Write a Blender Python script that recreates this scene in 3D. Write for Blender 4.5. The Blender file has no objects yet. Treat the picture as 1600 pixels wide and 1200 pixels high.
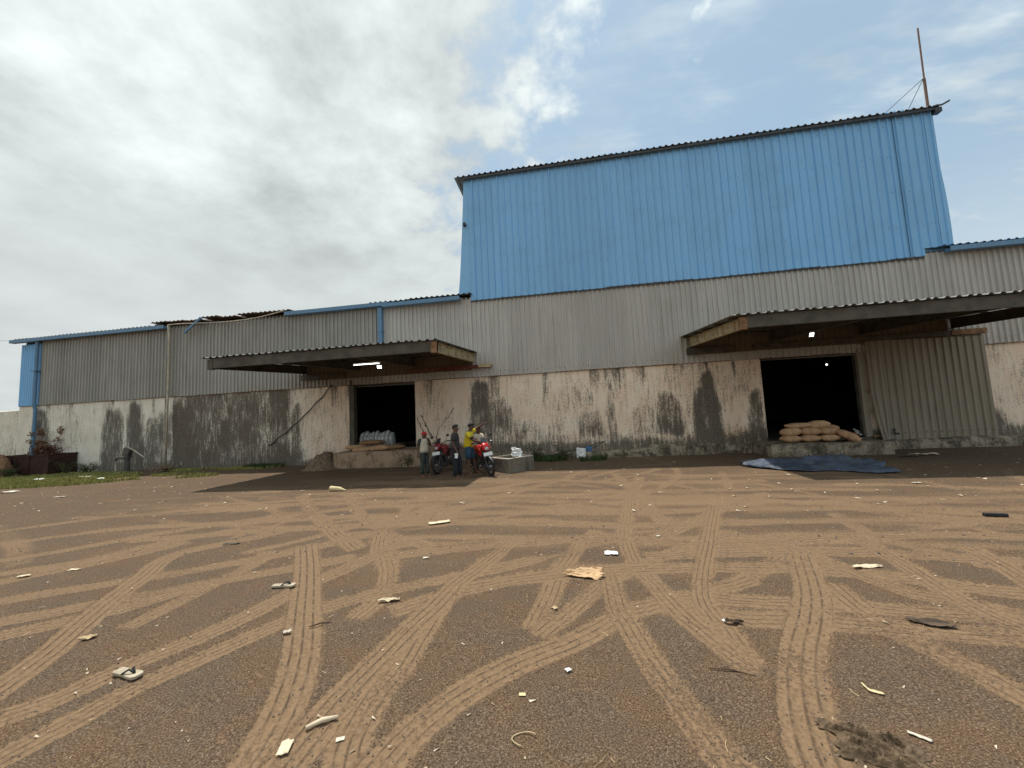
import bpy, bmesh, math, random
import numpy as np
from mathutils import Vector, Matrix, Euler

random.seed(7); rng = np.random.default_rng(11)
scene = bpy.context.scene
C = bpy.context.scene.collection
rad = math.radians

# ------------------------------------------------------------------ camera
CAM_H = 1.85
def camera():
    p, r, y = rad(4.85), rad(2.735), rad(8.83)
    F = Vector((-math.sin(y)*math.cos(p), math.cos(y)*math.cos(p), math.sin(p)))
    R0 = Vector((math.cos(y), math.sin(y), 0)); U0 = R0.cross(F)
    R = R0*math.cos(r) - U0*math.sin(r); U = U0*math.cos(r) + R0*math.sin(r)
    cd = bpy.data.cameras.new('camera'); cd.sensor_width = 36; cd.sensor_fit = 'HORIZONTAL'
    cd.lens = 590/1600*36; cd.clip_start = 0.05; cd.clip_end = 3000
    o = bpy.data.objects.new('camera', cd); C.objects.link(o)
    B = -F
    o.matrix_world = Matrix(((R.x, U.x, B.x, 0), (R.y, U.y, B.y, 0), (R.z, U.z, B.z, CAM_H), (0, 0, 0, 1)))
    scene.camera = o
camera()

# ------------------------------------------------------------------ sky and sun
TO_SUN = Vector((-.24, .26, 1)).normalized()
SUN_EL = math.asin(TO_SUN.z); SUN_AZ = math.atan2(TO_SUN.x, TO_SUN.y)
scene.view_settings.view_transform = 'Standard'
scene.view_settings.look = 'None'
scene.view_settings.gamma = 1
scene.view_settings.use_curve_mapping = False
scene.view_settings.exposure = 0.88
scene.cycles.max_bounces = 6; scene.cycles.diffuse_bounces = 4; scene.cycles.glossy_bounces = 3

class NT:
    """small helper to write node trees"""
    def __init__(s, tree):
        s.t = tree; s.n = tree.nodes; s.l = tree.links
    def node(s, typ, **kw):
        n = s.n.new(typ)
        for k, v in kw.items(): setattr(n, k, v)
        return n
    def put(s, sock, v):
        if hasattr(v, 'is_output') or isinstance(v, bpy.types.NodeSocket): s.l.new(v, sock)
        elif v is not None:
            if isinstance(v, (tuple, list)) and len(v) == 3 and sock.type == 'RGBA': v = (*v, 1)
            sock.default_value = v
    def math(s, op, a, b=None, c=None, clamp=False):
        n = s.node('ShaderNodeMath', operation=op); n.use_clamp = clamp
        for i, v in enumerate((a, b, c)):
            if v is not None: s.put(n.inputs[i], v)
        return n.outputs[0]
    def vmath(s, op, a, b=None):
        n = s.node('ShaderNodeVectorMath', operation=op)
        s.put(n.inputs[0], a)
        if b is not None: s.put(n.inputs[1], b)
        return n.outputs['Value'] if op in ('DOT_PRODUCT', 'LENGTH') else n.outputs[0]
    def noise(s, vec, scale, detail=4, rough=.55, dist=0, out='Fac'):
        n = s.node('ShaderNodeTexNoise')
        if vec is not None: s.l.new(vec, n.inputs['Vector'])
        n.inputs['Scale'].default_value = scale; n.inputs['Detail'].default_value = detail
        n.inputs['Roughness'].default_value = rough; n.inputs['Distortion'].default_value = dist
        return n.outputs[out]
    def scale(s, vec, xyz):
        n = s.node('ShaderNodeMapping'); s.l.new(vec, n.inputs[0]); n.inputs['Scale'].default_value = xyz
        return n.outputs[0]
    def mix(s, f, a, b, blend='MIX'):
        n = s.node('ShaderNodeMix', data_type='RGBA', blend_type=blend)
        s.put(n.inputs[0], f); s.put(n.inputs[6], a); s.put(n.inputs[7], b)
        return n.outputs[2]
    def step(s, v, lo, hi, a=0., b=1.):
        n = s.node('ShaderNodeMapRange', interpolation_type='SMOOTHSTEP')
        s.put(n.inputs[0], v); s.put(n.inputs[1], lo); s.put(n.inputs[2], hi)
        s.put(n.inputs[3], a); s.put(n.inputs[4], b)
        return n.outputs[0]
    def ramp(s, v, stops):
        n = s.node('ShaderNodeValToRGB'); s.put(n.inputs[0], v)
        e = n.color_ramp.elements
        while len(e) < len(stops): e.new(.5)
        for i, (p, c) in enumerate(stops):
            e[i].position = p; e[i].color = (*c, 1)
        return n.outputs[0]
    def attr(s, name):
        n = s.node('ShaderNodeAttribute', attribute_name=name); return n.outputs['Fac']

def sky():
    w = bpy.data.worlds.new('World'); scene.world = w; w.use_nodes = True
    k = NT(w.node_tree); k.n.clear()
    out = k.node('ShaderNodeOutputWorld'); bg = k.node('ShaderNodeBackground')
    bg.inputs['Strength'].default_value = 0.1
    st = k.node('ShaderNodeTexSky', sky_type='NISHITA')
    st.sun_disc = False; st.sun_elevation = SUN_EL; st.sun_rotation = SUN_AZ
    st.air_density = 1.0; st.dust_density = 2.2; st.ozone_density = 1.2; st.altitude = 50
    tc = k.node('ShaderNodeTexCoord'); d = k.vmath('NORMALIZE', tc.outputs['Generated'])
    sp = k.node('ShaderNodeSeparateXYZ'); k.l.new(d, sp.inputs[0])
    X, Y, Z = sp.outputs
    zz = k.math('ADD', k.math('MAXIMUM', Z, 0.0), 0.22)
    cb = k.node('ShaderNodeCombineXYZ'); k.put(cb.inputs[0], k.math('DIVIDE', X, zz)); k.put(cb.inputs[1], k.math('DIVIDE', Y, zz))
    P = cb.outputs[0]
    px = k.math('DIVIDE', X, zz); py = k.math('DIVIDE', Y, zz)
    big = k.noise(P, 1.1, 2, .55, .0)
    mid = k.noise(P, 4.4, 5, .60, .0)
    # cloud bank on the left half of the sky, ragged edge, thin veil on the right
    edge = k.math('ADD', k.math('MULTIPLY', px, -1.0), k.math('MULTIPLY', py, -0.30))
    edge = k.math('ADD', k.math('ADD', edge, .17), k.math('MULTIPLY', k.math('SUBTRACT', mid, .5), 2.0))
    bank = k.step(edge, -.22, .20)
    stre = k.noise(k.scale(P, (1.2, 3.0, 1)), 2.6, 4, .62, .0)
    veil = k.math('MULTIPLY', k.step(stre, .40, .80), k.step(px, -.2, 1.2, .35, .85))
    # haze rises toward the horizon
    hz = k.step(Z, .0, .50, .8, .0)
    cover = k.math('MAXIMUM', bank, k.math('MAXIMUM', veil, hz))
    # light and dark of the cloud sheet
    sun = k.vmath('DOT_PRODUCT', d, tuple(TO_SUN))
    glow = k.math('POWER', k.math('MAXIMUM', sun, 0.0), 5.0)
    shade = k.math('ADD', k.math('MULTIPLY', k.math('SUBTRACT', big, .5), 1.05), k.math('MULTIPLY', k.math('SUBTRACT', mid, .5), .80))
    shade = k.math('MULTIPLY', shade, k.step(Z, .22, .62, .16, 1.0))
    lum = k.math('ADD', k.math('ADD', .408, k.math('MULTIPLY', shade, .66)), k.math('MULTIPLY', glow, .05))
    lum = k.math('ADD', lum, k.step(px, -1.4, .4, -.02, .03))
    lum = k.math('MULTIPLY', lum, 10.0)
    ccol = k.mix(1.0, k.mix(k.step(Z, .0, .5), (.935, 1.0, .99), (.925, 1.0, 1.0)), lum, 'MULTIPLY')
    blue = k.mix(1.0, st.outputs[0], (.80, .93, 1.0), 'MULTIPLY')
    # thin bright haze keeps the clear part pale
    blue = k.mix(.72, blue, (2.35, 3.15, 3.70))
    col = k.mix(cover, blue, ccol)
    k.l.new(col, bg.inputs[0]); k.l.new(bg.outputs[0], out.inputs[0])
sky()

sl = bpy.data.lights.new('sun', 'SUN'); sl.energy = 2.5; sl.angle = rad(1.2); sl.color = (1, .95, .87)
so = bpy.data.objects.new('sun', sl); C.objects.link(so)
so.rotation_euler = (-TO_SUN).to_track_quat('-Z', 'Y').to_euler(); so.location = (0, 0, 40)

# ------------------------------------------------------------------ materials
M = {}
def material(name, rough=.8, metal=0., spec=.5):
    m = bpy.data.materials.new(name); m.use_nodes = True
    k = NT(m.node_tree); b = k.n['Principled BSDF']
    b.inputs['Roughness'].default_value = rough; b.inputs['Metallic'].default_value = metal
    b.inputs['Specular IOR Level'].default_value = spec
    k.b = b; k.tc = k.node('ShaderNodeTexCoord'); k.m = m
    M[name] = m
    return k
def bump(k, h, strength=.4, dist=.01):
    n = k.node('ShaderNodeBump'); n.inputs['Strength'].default_value = strength; n.inputs['Distance'].default_value = dist
    k.put(n.inputs['Height'], h); k.l.new(n.outputs[0], k.b.inputs['Normal'])
def plain(name, col, rough=.8, metal=0., var=.25, scale=6, bmp=.0, spec=.5, dirt=None, space='Object'):
    k = material(name, rough, metal, spec)
    v = k.tc.outputs[space]
    n = k.noise(v, scale, 4, .6)
    lo = tuple(c*(1-var) for c in col); hi = tuple(min(1, c*(1+var)) for c in col)
    c = k.mix(k.step(n, .3, .7), lo, hi)
    if dirt:
        n2 = k.noise(v, scale*2.7, 5, .65)
        c = k.mix(k.step(n2, .52, .72, 0, .8), c, dirt)
    k.l.new(c, k.b.inputs['Base Color'])
    if bmp: bump(k, k.noise(v, scale*6, 5), bmp)
    return M[name]
def emit(name, col, strength):
    k = material(name, .5)
    k.put(k.b.inputs['Base Color'], (*col, 1)); k.put(k.b.inputs['Emission Color'], (*col, 1))
    k.b.inputs['Emission Strength'].default_value = strength

def mat_ground():
    k = material('yard_ground', .95, 0, .2)
    v = k.tc.outputs['Object']
    tr, gs, lat, sa = k.attr('track'), k.attr('groove'), k.attr('lat'), k.attr('sand')
    n1 = k.noise(v, 95, 2, .7); n2 = k.noise(v, 38, 3, .6); n3 = k.noise(v, 2.2, 4, .6); n4 = k.noise(v, 260, 1, .6)
    # tread grooves run along the tyre at even spacing across it
    lw = k.math('ADD', lat, k.math('MULTIPLY', k.math('SUBTRACT', n2, .5), .16))
    dd = k.math('ABSOLUTE', k.math('SUBTRACT', lw, k.math('ROUND', lw)))
    gr = k.math('MULTIPLY', k.step(dd, .06, .17, 1., 0.), gs)
    gr = k.math('MULTIPLY', gr, k.step(k.noise(v, 9, 2, .6), .34, .56, .25, 1.))
    grit = k.ramp(n1, [(.29, (.026, .017, .010)), (.43, (.076, .052, .033)), (.56, (.124, .088, .058)), (.66, (.20, .148, .102)), (.78, (.36, .285, .205))])
    grit = k.mix(k.step(n3, .35, .7, 0, .5), grit, k.mix(1, grit, (1.35, 1.08, .85), 'MULTIPLY'))
    sand = k.mix(k.step(n2, .3, .7), (.158, .102, .058), (.226, .149, .087))
    sand = k.mix(k.step(n4, .55, .75, 0, .55), sand, (.085, .057, .035))
    f = k.math('ADD', k.math('MULTIPLY', tr, .95), k.math('MULTIPLY', sa, .85))
    f = k.math('ADD', f, k.math('MULTIPLY', k.math('SUBTRACT', n2, .5), 1.2))
    f = k.math('ADD', f, k.math('MULTIPLY', k.math('SUBTRACT', n1, .5), .9))
    f = k.step(f, .24, .78)
    c = k.mix(f, grit, sand)
    c = k.mix(k.math('MULTIPLY', gr, .9), c, k.mix(.65, grit, (.045, .030, .019)))
    k.l.new(c, k.b.inputs['Base Color'])
    h = k.math('ADD', k.math('MULTIPLY', n1, k.math('SUBTRACT', 1.25, f)), k.math('MULTIPLY', n2, .3))
    bump(k, h, .75, .012)
mat_ground()

def mat_wall():
    k = material('limewash_concrete', .93, 0, .2)
    v = k.tc.outputs['Object']
    sx = k.scale(v, (4.2, 1, .55)); ss = k.noise(sx, 2.4, 5, .62, .3)
    sx2 = k.scale(v, (1, 1, .13)); s2 = k.noise(sx2, 10, 5, .7, .2)
    blot = k.noise(v, 1.3, 5, .62); fine = k.noise(v, 16, 5, .72); vf = k.noise(v, 55, 5, .7)
    pink = k.mix(k.step(blot, .32, .68), (.86, .665, .50), (.90, .765, .61))
    pale = k.mix(k.step(blot, .32, .68), (.74, .685, .575), (.84, .79, .68))
    base = k.mix(k.attr('pale'), pink, pale)
    base = k.mix(k.step(ss, .50, .78, 0, .5), base, k.mix(1, base, (.76, .66, .54), 'MULTIPLY'))
    base = k.mix(k.step(fine, .58, .74, 0, .45), base, k.mix(1, base, (.66, .58, .48), 'MULTIPLY'))
    base = k.mix(k.step(vf, .60, .72, 0, .5), base, (.36, .30, .24))
    warm = k.attr('warm')
    base = k.mix(k.math('MULTIPLY', warm, k.step(fine, .3, .65)), base, (.50, .30, .15))
    st = k.attr('stain')
    m = k.math('ADD', st, k.math('MULTIPLY', k.math('SUBTRACT', s2, .5), 1.5))
    m = k.math('ADD', m, k.math('MULTIPLY', k.math('SUBTRACT', fine, .5), 1.5))
    m = k.math('ADD', m, k.math('MULTIPLY', k.math('SUBTRACT', ss, .5), .5))
    m = k.math('MULTIPLY', k.step(m, .14, .84), k.step(st, .0, .25))
    dark = k.mix(k.step(fine, .35, .6), (.036, .032, .027), (.135, .118, .096))
    dark = k.mix(k.attr('brown'), dark, k.mix(k.step(fine, .35, .62), (.040, .031, .024), (.135, .105, .080)))
    c = k.mix(k.math('MULTIPLY', m, .93), base, dark)
    k.l.new(c, k.b.inputs['Base Color'])
    bump(k, k.math('ADD', fine, k.math('MULTIPLY', blot, 1.2)), .45, .02)
mat_wall()

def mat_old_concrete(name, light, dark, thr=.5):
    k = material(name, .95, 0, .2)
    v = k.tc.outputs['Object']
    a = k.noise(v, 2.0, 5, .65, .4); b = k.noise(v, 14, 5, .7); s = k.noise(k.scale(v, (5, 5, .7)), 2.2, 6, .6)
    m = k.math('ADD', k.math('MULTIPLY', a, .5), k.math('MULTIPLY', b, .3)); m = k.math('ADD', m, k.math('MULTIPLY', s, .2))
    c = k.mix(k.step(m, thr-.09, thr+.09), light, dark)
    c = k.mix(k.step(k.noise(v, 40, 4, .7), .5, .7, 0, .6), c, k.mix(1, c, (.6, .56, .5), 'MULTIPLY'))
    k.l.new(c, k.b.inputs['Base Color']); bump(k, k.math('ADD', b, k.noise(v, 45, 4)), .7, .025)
mat_old_concrete('platform_concrete', (.42, .30, .20), (.15, .105, .07), .53)
mat_old_concrete('mould_concrete', (.38, .32, .24), (.085, .070, .052), .50)
mat_old_concrete('trough_concrete', (.24, .21, .165), (.115, .096, .074), .55)
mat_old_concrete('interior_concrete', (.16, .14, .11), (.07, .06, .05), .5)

def mat_sheet(name, col, dirt, rough=.45, metal=.0, spec=.5, rust=.0, streak=.5, rnd=.14):
    k = material(name, rough, metal, spec)
    v = k.tc.outputs['Object']; oi = k.node('ShaderNodeObjectInfo')
    vv = k.vmath('ADD', v, oi.outputs['Location'])
    s = k.noise(k.scale(vv, (6, 6, .22)), 2.2, 4, .62); b = k.noise(vv, .9, 3, .6); f = k.noise(vv, 20, 4, .7)
    t = k.math('ADD', 1-rnd*.5, k.math('MULTIPLY', oi.outputs['Random'], rnd))
    base = k.vmath('SCALE', col)
    base.node.inputs[0].default_value = col; k.l.new(t, base.node.inputs['Scale'])
    c = k.mix(k.step(s, .42, .75, 0, streak), base, dirt)
    c = k.mix(k.step(b, .45, .75, 0, streak*.7), c, k.mix(1, c, (.80, .78, .74), 'MULTIPLY'))
    if rust: c = k.mix(k.math('MULTIPLY', k.step(f, .56, .7), k.step(s, .45, .65, 0, rust)), c, (.17, .075, .032))
    k.l.new(c, k.b.inputs['Base Color'])
    k.put(k.b.inputs['Roughness'], k.step(f, .3, .7, rough*.85, min(1, rough*1.25)))
    bump(k, k.noise(k.scale(vv, (1, 1, .35)), 2.5, 3), .25, .02)
mat_sheet('galvanised_sheet', (.53, .505, .46), (.33, .305, .265), .5, .0, .5, .12, .6, .16)
mat_sheet('old_galvanised_sheet', (.40, .385, .34), (.24, .228, .192), .55, .0, .5, .25, .6, .14)
mat_sheet('blue_painted_sheet', (.245, .53, .84), (.21, .45, .72), .42, 0, .5, 0, .45, .09)
mat_sheet('roof_sheet_grey', (.20, .20, .19), (.12, .11, .10), .5, .2, .5, .5, .5)
mat_sheet('rusty_roof_sheet', (.20, .145, .11), (.12, .07, .045), .75, .1, .4, .9, .7)
mat_sheet('door_sheet', (.31, .268, .205), (.18, .152, .112), .62, .1, .4, .35, .6, .08)
mat_sheet('blue_gutter', (.125, .25, .39), (.08, .165, .26), .45, 0, .5, .05, .5)
mat_sheet('shutter_steel', (.17, .17, .15), (.09, .085, .07), .6, .2, .4, .3, .5)
plain('painted_beam', (.085, .076, .058), .7, 0, .3, 3, .1, .4, (.10, .065, .04))
plain('rusty_beam', (.23, .125, .065), .85, 0, .45, 5, .3, .3, (.34, .23, .12))
plain('cream_purlin', (.46, .38, .23), .7, 0, .3, 6, .1, .4, (.24, .13, .06))
plain('red_channel', (.15, .04, .03), .6, 0, .3, 5, .1, .4, (.30, .20, .12))
plain('dark_rust', (.045, .020, .014), .8, .1, .35, 4, .25, .3, (.10, .04, .02))
plain('soil_heap', (.26, .145, .085), .95, 0, .35, 9, .6, .2, (.13, .08, .05))
plain('rubble', (.19, .135, .09), .95, 0, .4, 9, .7, .2, (.06, .045, .035))
plain('black_rubber', (.018, .018, .018), .8, 0, .3, 12, .1)
plain('black_plastic', (.022, .022, .024), .42, 0, .2, 12)
plain('steel', (.42, .42, .42), .35, .9, .15, 10)
plain('dark_metal', (.075, .075, .075), .5, .7, .25, 9)
plain('pipe_pale', (.50, .43, .33), .6, 0, .2, 4, 0, .5, (.28, .20, .13))
plain('mast_steel', (.20, .12, .09), .7, .3, .3, 5)
plain('wire_dark', (.03, .03, .03), .7)
plain('crack_dark', (.10, .065, .042), .95, 0, .35, 12)
plain('jute', (.50, .305, .175), .95, 0, .22, 5, .5, .2, (.33, .19, .09))
plain('dark_jute', (.27, .165, .085), .95, 0, .25, 6, .5, .2, (.17, .10, .05))
plain('jute_pale', (.56, .355, .205), .95, 0, .2, 5, .5, .2, (.36, .22, .11))
plain('jute_red', (.42, .135, .075), .95, 0, .25, 5, .5, .2, (.40, .22, .11))
plain('poly_sack', (.55, .55, .53), .7, 0, .35, 6, .2, .3, (.24, .24, .24))
plain('blue_tarpaulin', (.052, .068, .100), .6, 0, .35, 2.2, .15, .35, (.105, .105, .105))
plain('white_plastic', (.80, .80, .78), .5, 0, .08, 6, .1)
plain('dirty_white', (.58, .53, .44), .8, 0, .2, 9, .3, .3, (.42, .36, .27))
plain('cardboard', (.50, .335, .19), .9, 0, .15, 5, .2, .2, (.38, .24, .13))
plain('pale_card', (.66, .56, .40), .9, 0, .15, 5, .2, .2, (.45, .34, .21))
plain('yellow_paper', (.60, .50, .28), .8, 0, .12, 9, .2)
plain('green_strip', (.055, .065, .04), .8, 0, .3, 9)
plain('dark_cloth', (.085, .062, .045), .95, 0, .45, 5, .6, .2, (.15, .105, .068))
plain('brown_sacking', (.13, .092, .058), .95, 0, .4, 8, .8, .2, (.050, .035, .025))
plain('sole_cream', (.40, .34, .25), .8, 0, .18, 14, .1, .3, (.34, .28, .19))
mat_sheet('shade_dirt_sheet', (.17, .135, .10), (.09, .07, .05), .7, 0, .3, .5, .6, .1)  # dark brown carries mostly the shade under the canopies, with some dirt
plain('heap_navy', (.020, .024, .045), .6, 0, .4, 4, .2, .4)
plain('straw_mat', (.50, .38, .22), .9, 0, .25, 9)
plain('pebble', (.17, .13, .10), .9, 0, .5, 30)
plain('red_paint', (.50, .018, .022), .25, 0, .12, 9)
plain('dark_red_paint', (.20, .010, .014), .3, 0, .15, 9)
plain('orange_cloth', (.62, .105, .022), .9, 0, .15, 10)
plain('plate_white', (.82, .82, .80), .4, 0, .03, 9)
plain('chrome', (.62, .62, .62), .18, 1., .05, 9)
plain('glass_lens', (.5, .5, .5), .1, .2, .05, 9)
plain('skin', (.115, .058, .036), .55, 0, .12, 8)
plain('hair', (.010, .009, .009), .55, 0, .2, 20)
plain('cloth_cream', (.60, .52, .40), .9, 0, .14, 9, .3)
plain('cloth_charcoal', (.040, .036, .038), .9, 0, .2, 9, .3)
plain('cloth_dark', (.017, .019, .026), .9, 0, .2, 9, .3)
plain('cloth_greygreen', (.040, .050, .046), .9, 0, .25, 9, .3)
plain('cloth_yellow', (.70, .56, .030), .9, 0, .12, 9, .3)
plain('cloth_denim', (.030, .075, .130), .9, 0, .2, 9, .3)
plain('cloth_red', (.55, .020, .025), .85, 0, .12, 9, .3)
plain('cloth_white', (.72, .72, .70), .9, 0, .1, 9, .2)
plain('cloth_blue', (.06, .14, .27), .9, 0, .2, 9, .2)
plain('leather_tan', (.26, .135, .08), .7, 0, .2, 9)
plain('eye_dark', (.006, .005, .005), .25)
plain('stem_brown', (.10, .062, .036), .9, 0, .3, 12)
plain('cast_iron', (.10, .095, .085), .7, .2, .3, 5, .2, .3, (.15, .09, .05))
emit('lamp_glow', (1, .98, .93), 2.2)
emit('bulb_glow', (1, .95, .85), 1.4)
def mat_leaf(name, a, b):
    k = material(name, .75, 0, .3)
    g = k.node('ShaderNodeNewGeometry')
    c = k.mix(g.outputs['Random Per Island'], a, b); k.l.new(c, k.b.inputs['Base Color'])
mat_leaf('grass', (.17, .20, .045), (.42, .37, .13))
mat_leaf('weed', (.030, .060, .018), (.075, .105, .035))
mat_leaf('dry_leaf', (.13, .060, .036), (.27, .145, .090))
mat_leaf('scrap_mix', (.30, .22, .13), (.68, .60, .47))

# ------------------------------------------------------------------ mesh helpers
def tag(o, label=None, cat=None, group=None, kind=None):
    if label: o['label'] = label
    if cat: o['category'] = cat
    if group: o['group'] = group
    if kind: o['kind'] = kind
    return o
def empty(name, loc=(0, 0, 0), rz=0., parent=None):
    o = bpy.data.objects.new(name, None); C.objects.link(o)
    o.location = loc; o.rotation_euler = (0, 0, rz); o.parent = parent; o.empty_display_size = .1
    return o
def link(name, me, parent=None, loc=None, rot=None):
    o = bpy.data.objects.new(name, me); C.objects.link(o); o.parent = parent
    if loc is not None: o.location = loc
    if rot is not None: o.rotation_euler = rot
    return o
class MB:
    def __init__(s): s.v = []; s.f = []
    def add(s, v, f):
        n = len(s.v); s.v += [tuple(p) for p in v]; s.f += [tuple(i+n for i in q) for q in f]; return s
    def box(s, a, b, rot=None, at=None):
        (x0, y0, z0), (x1, y1, z1) = a, b
        v = [Vector(p) for p in ((x0,y0,z0),(x1,y0,z0),(x1,y1,z0),(x0,y1,z0),(x0,y0,z1),(x1,y0,z1),(x1,y1,z1),(x0,y1,z1))]
        if rot is not None:
            R = Euler(rot).to_matrix(); c = Vector(at) if at is not None else Vector()
            v = [R @ p + c for p in v]
        return s.add(v, [(0,3,2,1),(4,5,6,7),(0,1,5,4),(1,2,6,5),(2,3,7,6),(3,0,4,7)])
    def tube(s, pts, r, n=8, caps=True, side=None):
        pts = [Vector(p) for p in pts]; rr = r if isinstance(r, (list, tuple)) else [r]*len(pts)
        rings = []; up = Vector(side) if side else None
        for i, p in enumerate(pts):
            t = (pts[min(i+1, len(pts)-1)] - pts[max(i-1, 0)]).normalized()
            if up is None or abs(t.dot(up.normalized())) > .99:
                up = Vector((0, 0, 1)) if abs(t.z) < .9 else Vector((1, 0, 0))
            u = (up - t*up.dot(t)).normalized(); w = t.cross(u); up = u
            a, b = rr[i] if isinstance(rr[i], (tuple, list)) else (rr[i], rr[i])
            rings.append([p + u*(a*math.cos(2*math.pi*j/n)) + w*(b*math.sin(2*math.pi*j/n)) for j in range(n)])
        v = [q for R in rings for q in R]; f = []
        for i in range(len(rings)-1):
            for j in range(n):
                f.append((i*n+j, i*n+(j+1) % n, (i+1)*n+(j+1) % n, (i+1)*n+j))
        if caps:
            f.append(tuple(range(n-1, -1, -1))); f.append(tuple((len(rings)-1)*n+j for j in range(n)))
        return s.add(v, f)
    def ball(s, c, r, n=10, m=7):
        rx, ry, rz = r if isinstance(r, (tuple, list)) else (r, r, r); c = Vector(c)
        v = [c + Vector((0, 0, -rz))]
        for i in range(1, m):
            t = -math.pi/2 + math.pi*i/m
            for j in range(n):
                a = 2*math.pi*j/n
                v.append(c + Vector((rx*math.cos(t)*math.cos(a), ry*math.cos(t)*math.sin(a), rz*math.sin(t))))
        v.append(c + Vector((0, 0, rz))); f = []
        for j in range(n):
            f.append((0, 1+(j+1) % n, 1+j)); f.append((len(v)-1, 1+(m-2)*n+j, 1+(m-2)*n+(j+1) % n))
        for i in range(m-2):
            for j in range(n): f.append((1+i*n+j, 1+i*n+(j+1) % n, 1+(i+1)*n+(j+1) % n, 1+(i+1)*n+j))
        return s.add(v, f)
    def torus(s, c, R, r, axis='Y', n=28, m=8, squash=1.):
        v = []; f = []
        for i in range(n):
            a = 2*math.pi*i/n
            for j in range(m):
                b = 2*math.pi*j/m; q = R + r*math.cos(b); h = r*squash*math.sin(b)
                p = (q*math.cos(a), h, q*math.sin(a)) if axis == 'Y' else (q*math.cos(a), q*math.sin(a), h)
                v.append(Vector(c)+Vector(p))
        for i in range(n):
            for j in range(m): f.append((i*m+j, ((i+1) % n)*m+j, ((i+1) % n)*m+(j+1) % m, i*m+(j+1) % m))
        return s.add(v, f)
    def mesh(s, name, mat=None, smooth=False, auto=None):
        me = bpy.data.meshes.new(name); me.from_pydata([tuple(p) for p in s.v], [], s.f); me.update()
        if mat: me.materials.append(M[mat] if isinstance(mat, str) else mat)
        bm = bmesh.new(); bm.from_mesh(me); bmesh.ops.recalc_face_normals(bm, faces=bm.faces); bm.to_mesh(me); bm.free()
        if smooth:
            me.polygons.foreach_set('use_smooth', [True]*len(me.polygons))
            if auto: me.set_sharp_from_angle(angle=rad(auto))
        return me
    def build(s, name, mat, parent=None, smooth=False, auto=None, loc=None, rot=None):
        return link(name, s.mesh(name, mat, smooth, auto), parent, loc, rot)
def bevel(o, w=.01, seg=2):
    b = o.modifiers.new('bevel', 'BEVEL'); b.width = w; b.segments = seg; b.limit_method = 'ANGLE'; return o

# value noise on numpy arrays
_perm = rng.random((256, 256))
def vnoise(x, y):
    x = np.asarray(x, float); y = np.asarray(y, float)
    xi = np.floor(x).astype(int); yi = np.floor(y).astype(int); fx = x-xi; fy = y-yi
    fx = fx*fx*(3-2*fx); fy = fy*fy*(3-2*fy)
    g = lambda a, b: _perm[a & 255, b & 255]
    return (g(xi, yi)*(1-fx)+g(xi+1, yi)*fx)*(1-fy)+(g(xi, yi+1)*(1-fx)+g(xi+1, yi+1)*fx)*fy
def fbm(x, y, o=4):
    s = 0; a = .5
    for i in range(o): s = s + a*(vnoise(x*2**i+17*i, y*2**i+9*i)-.5); a *= .5
    return s
def sstep(v, a, b):
    t = np.clip((v-a)/(b-a), 0, 1); return t*t*(3-2*t)
def gh(x, y):
    """height of the yard, a centimetre or two of unevenness"""
    return fbm(np.asarray(x)*.45, np.asarray(y)*.45, 3)*.05 + fbm(np.asarray(x)*2.3+40, np.asarray(y)*2.3, 2)*.016
def gz(x, y): return float(gh(x, y))

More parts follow.
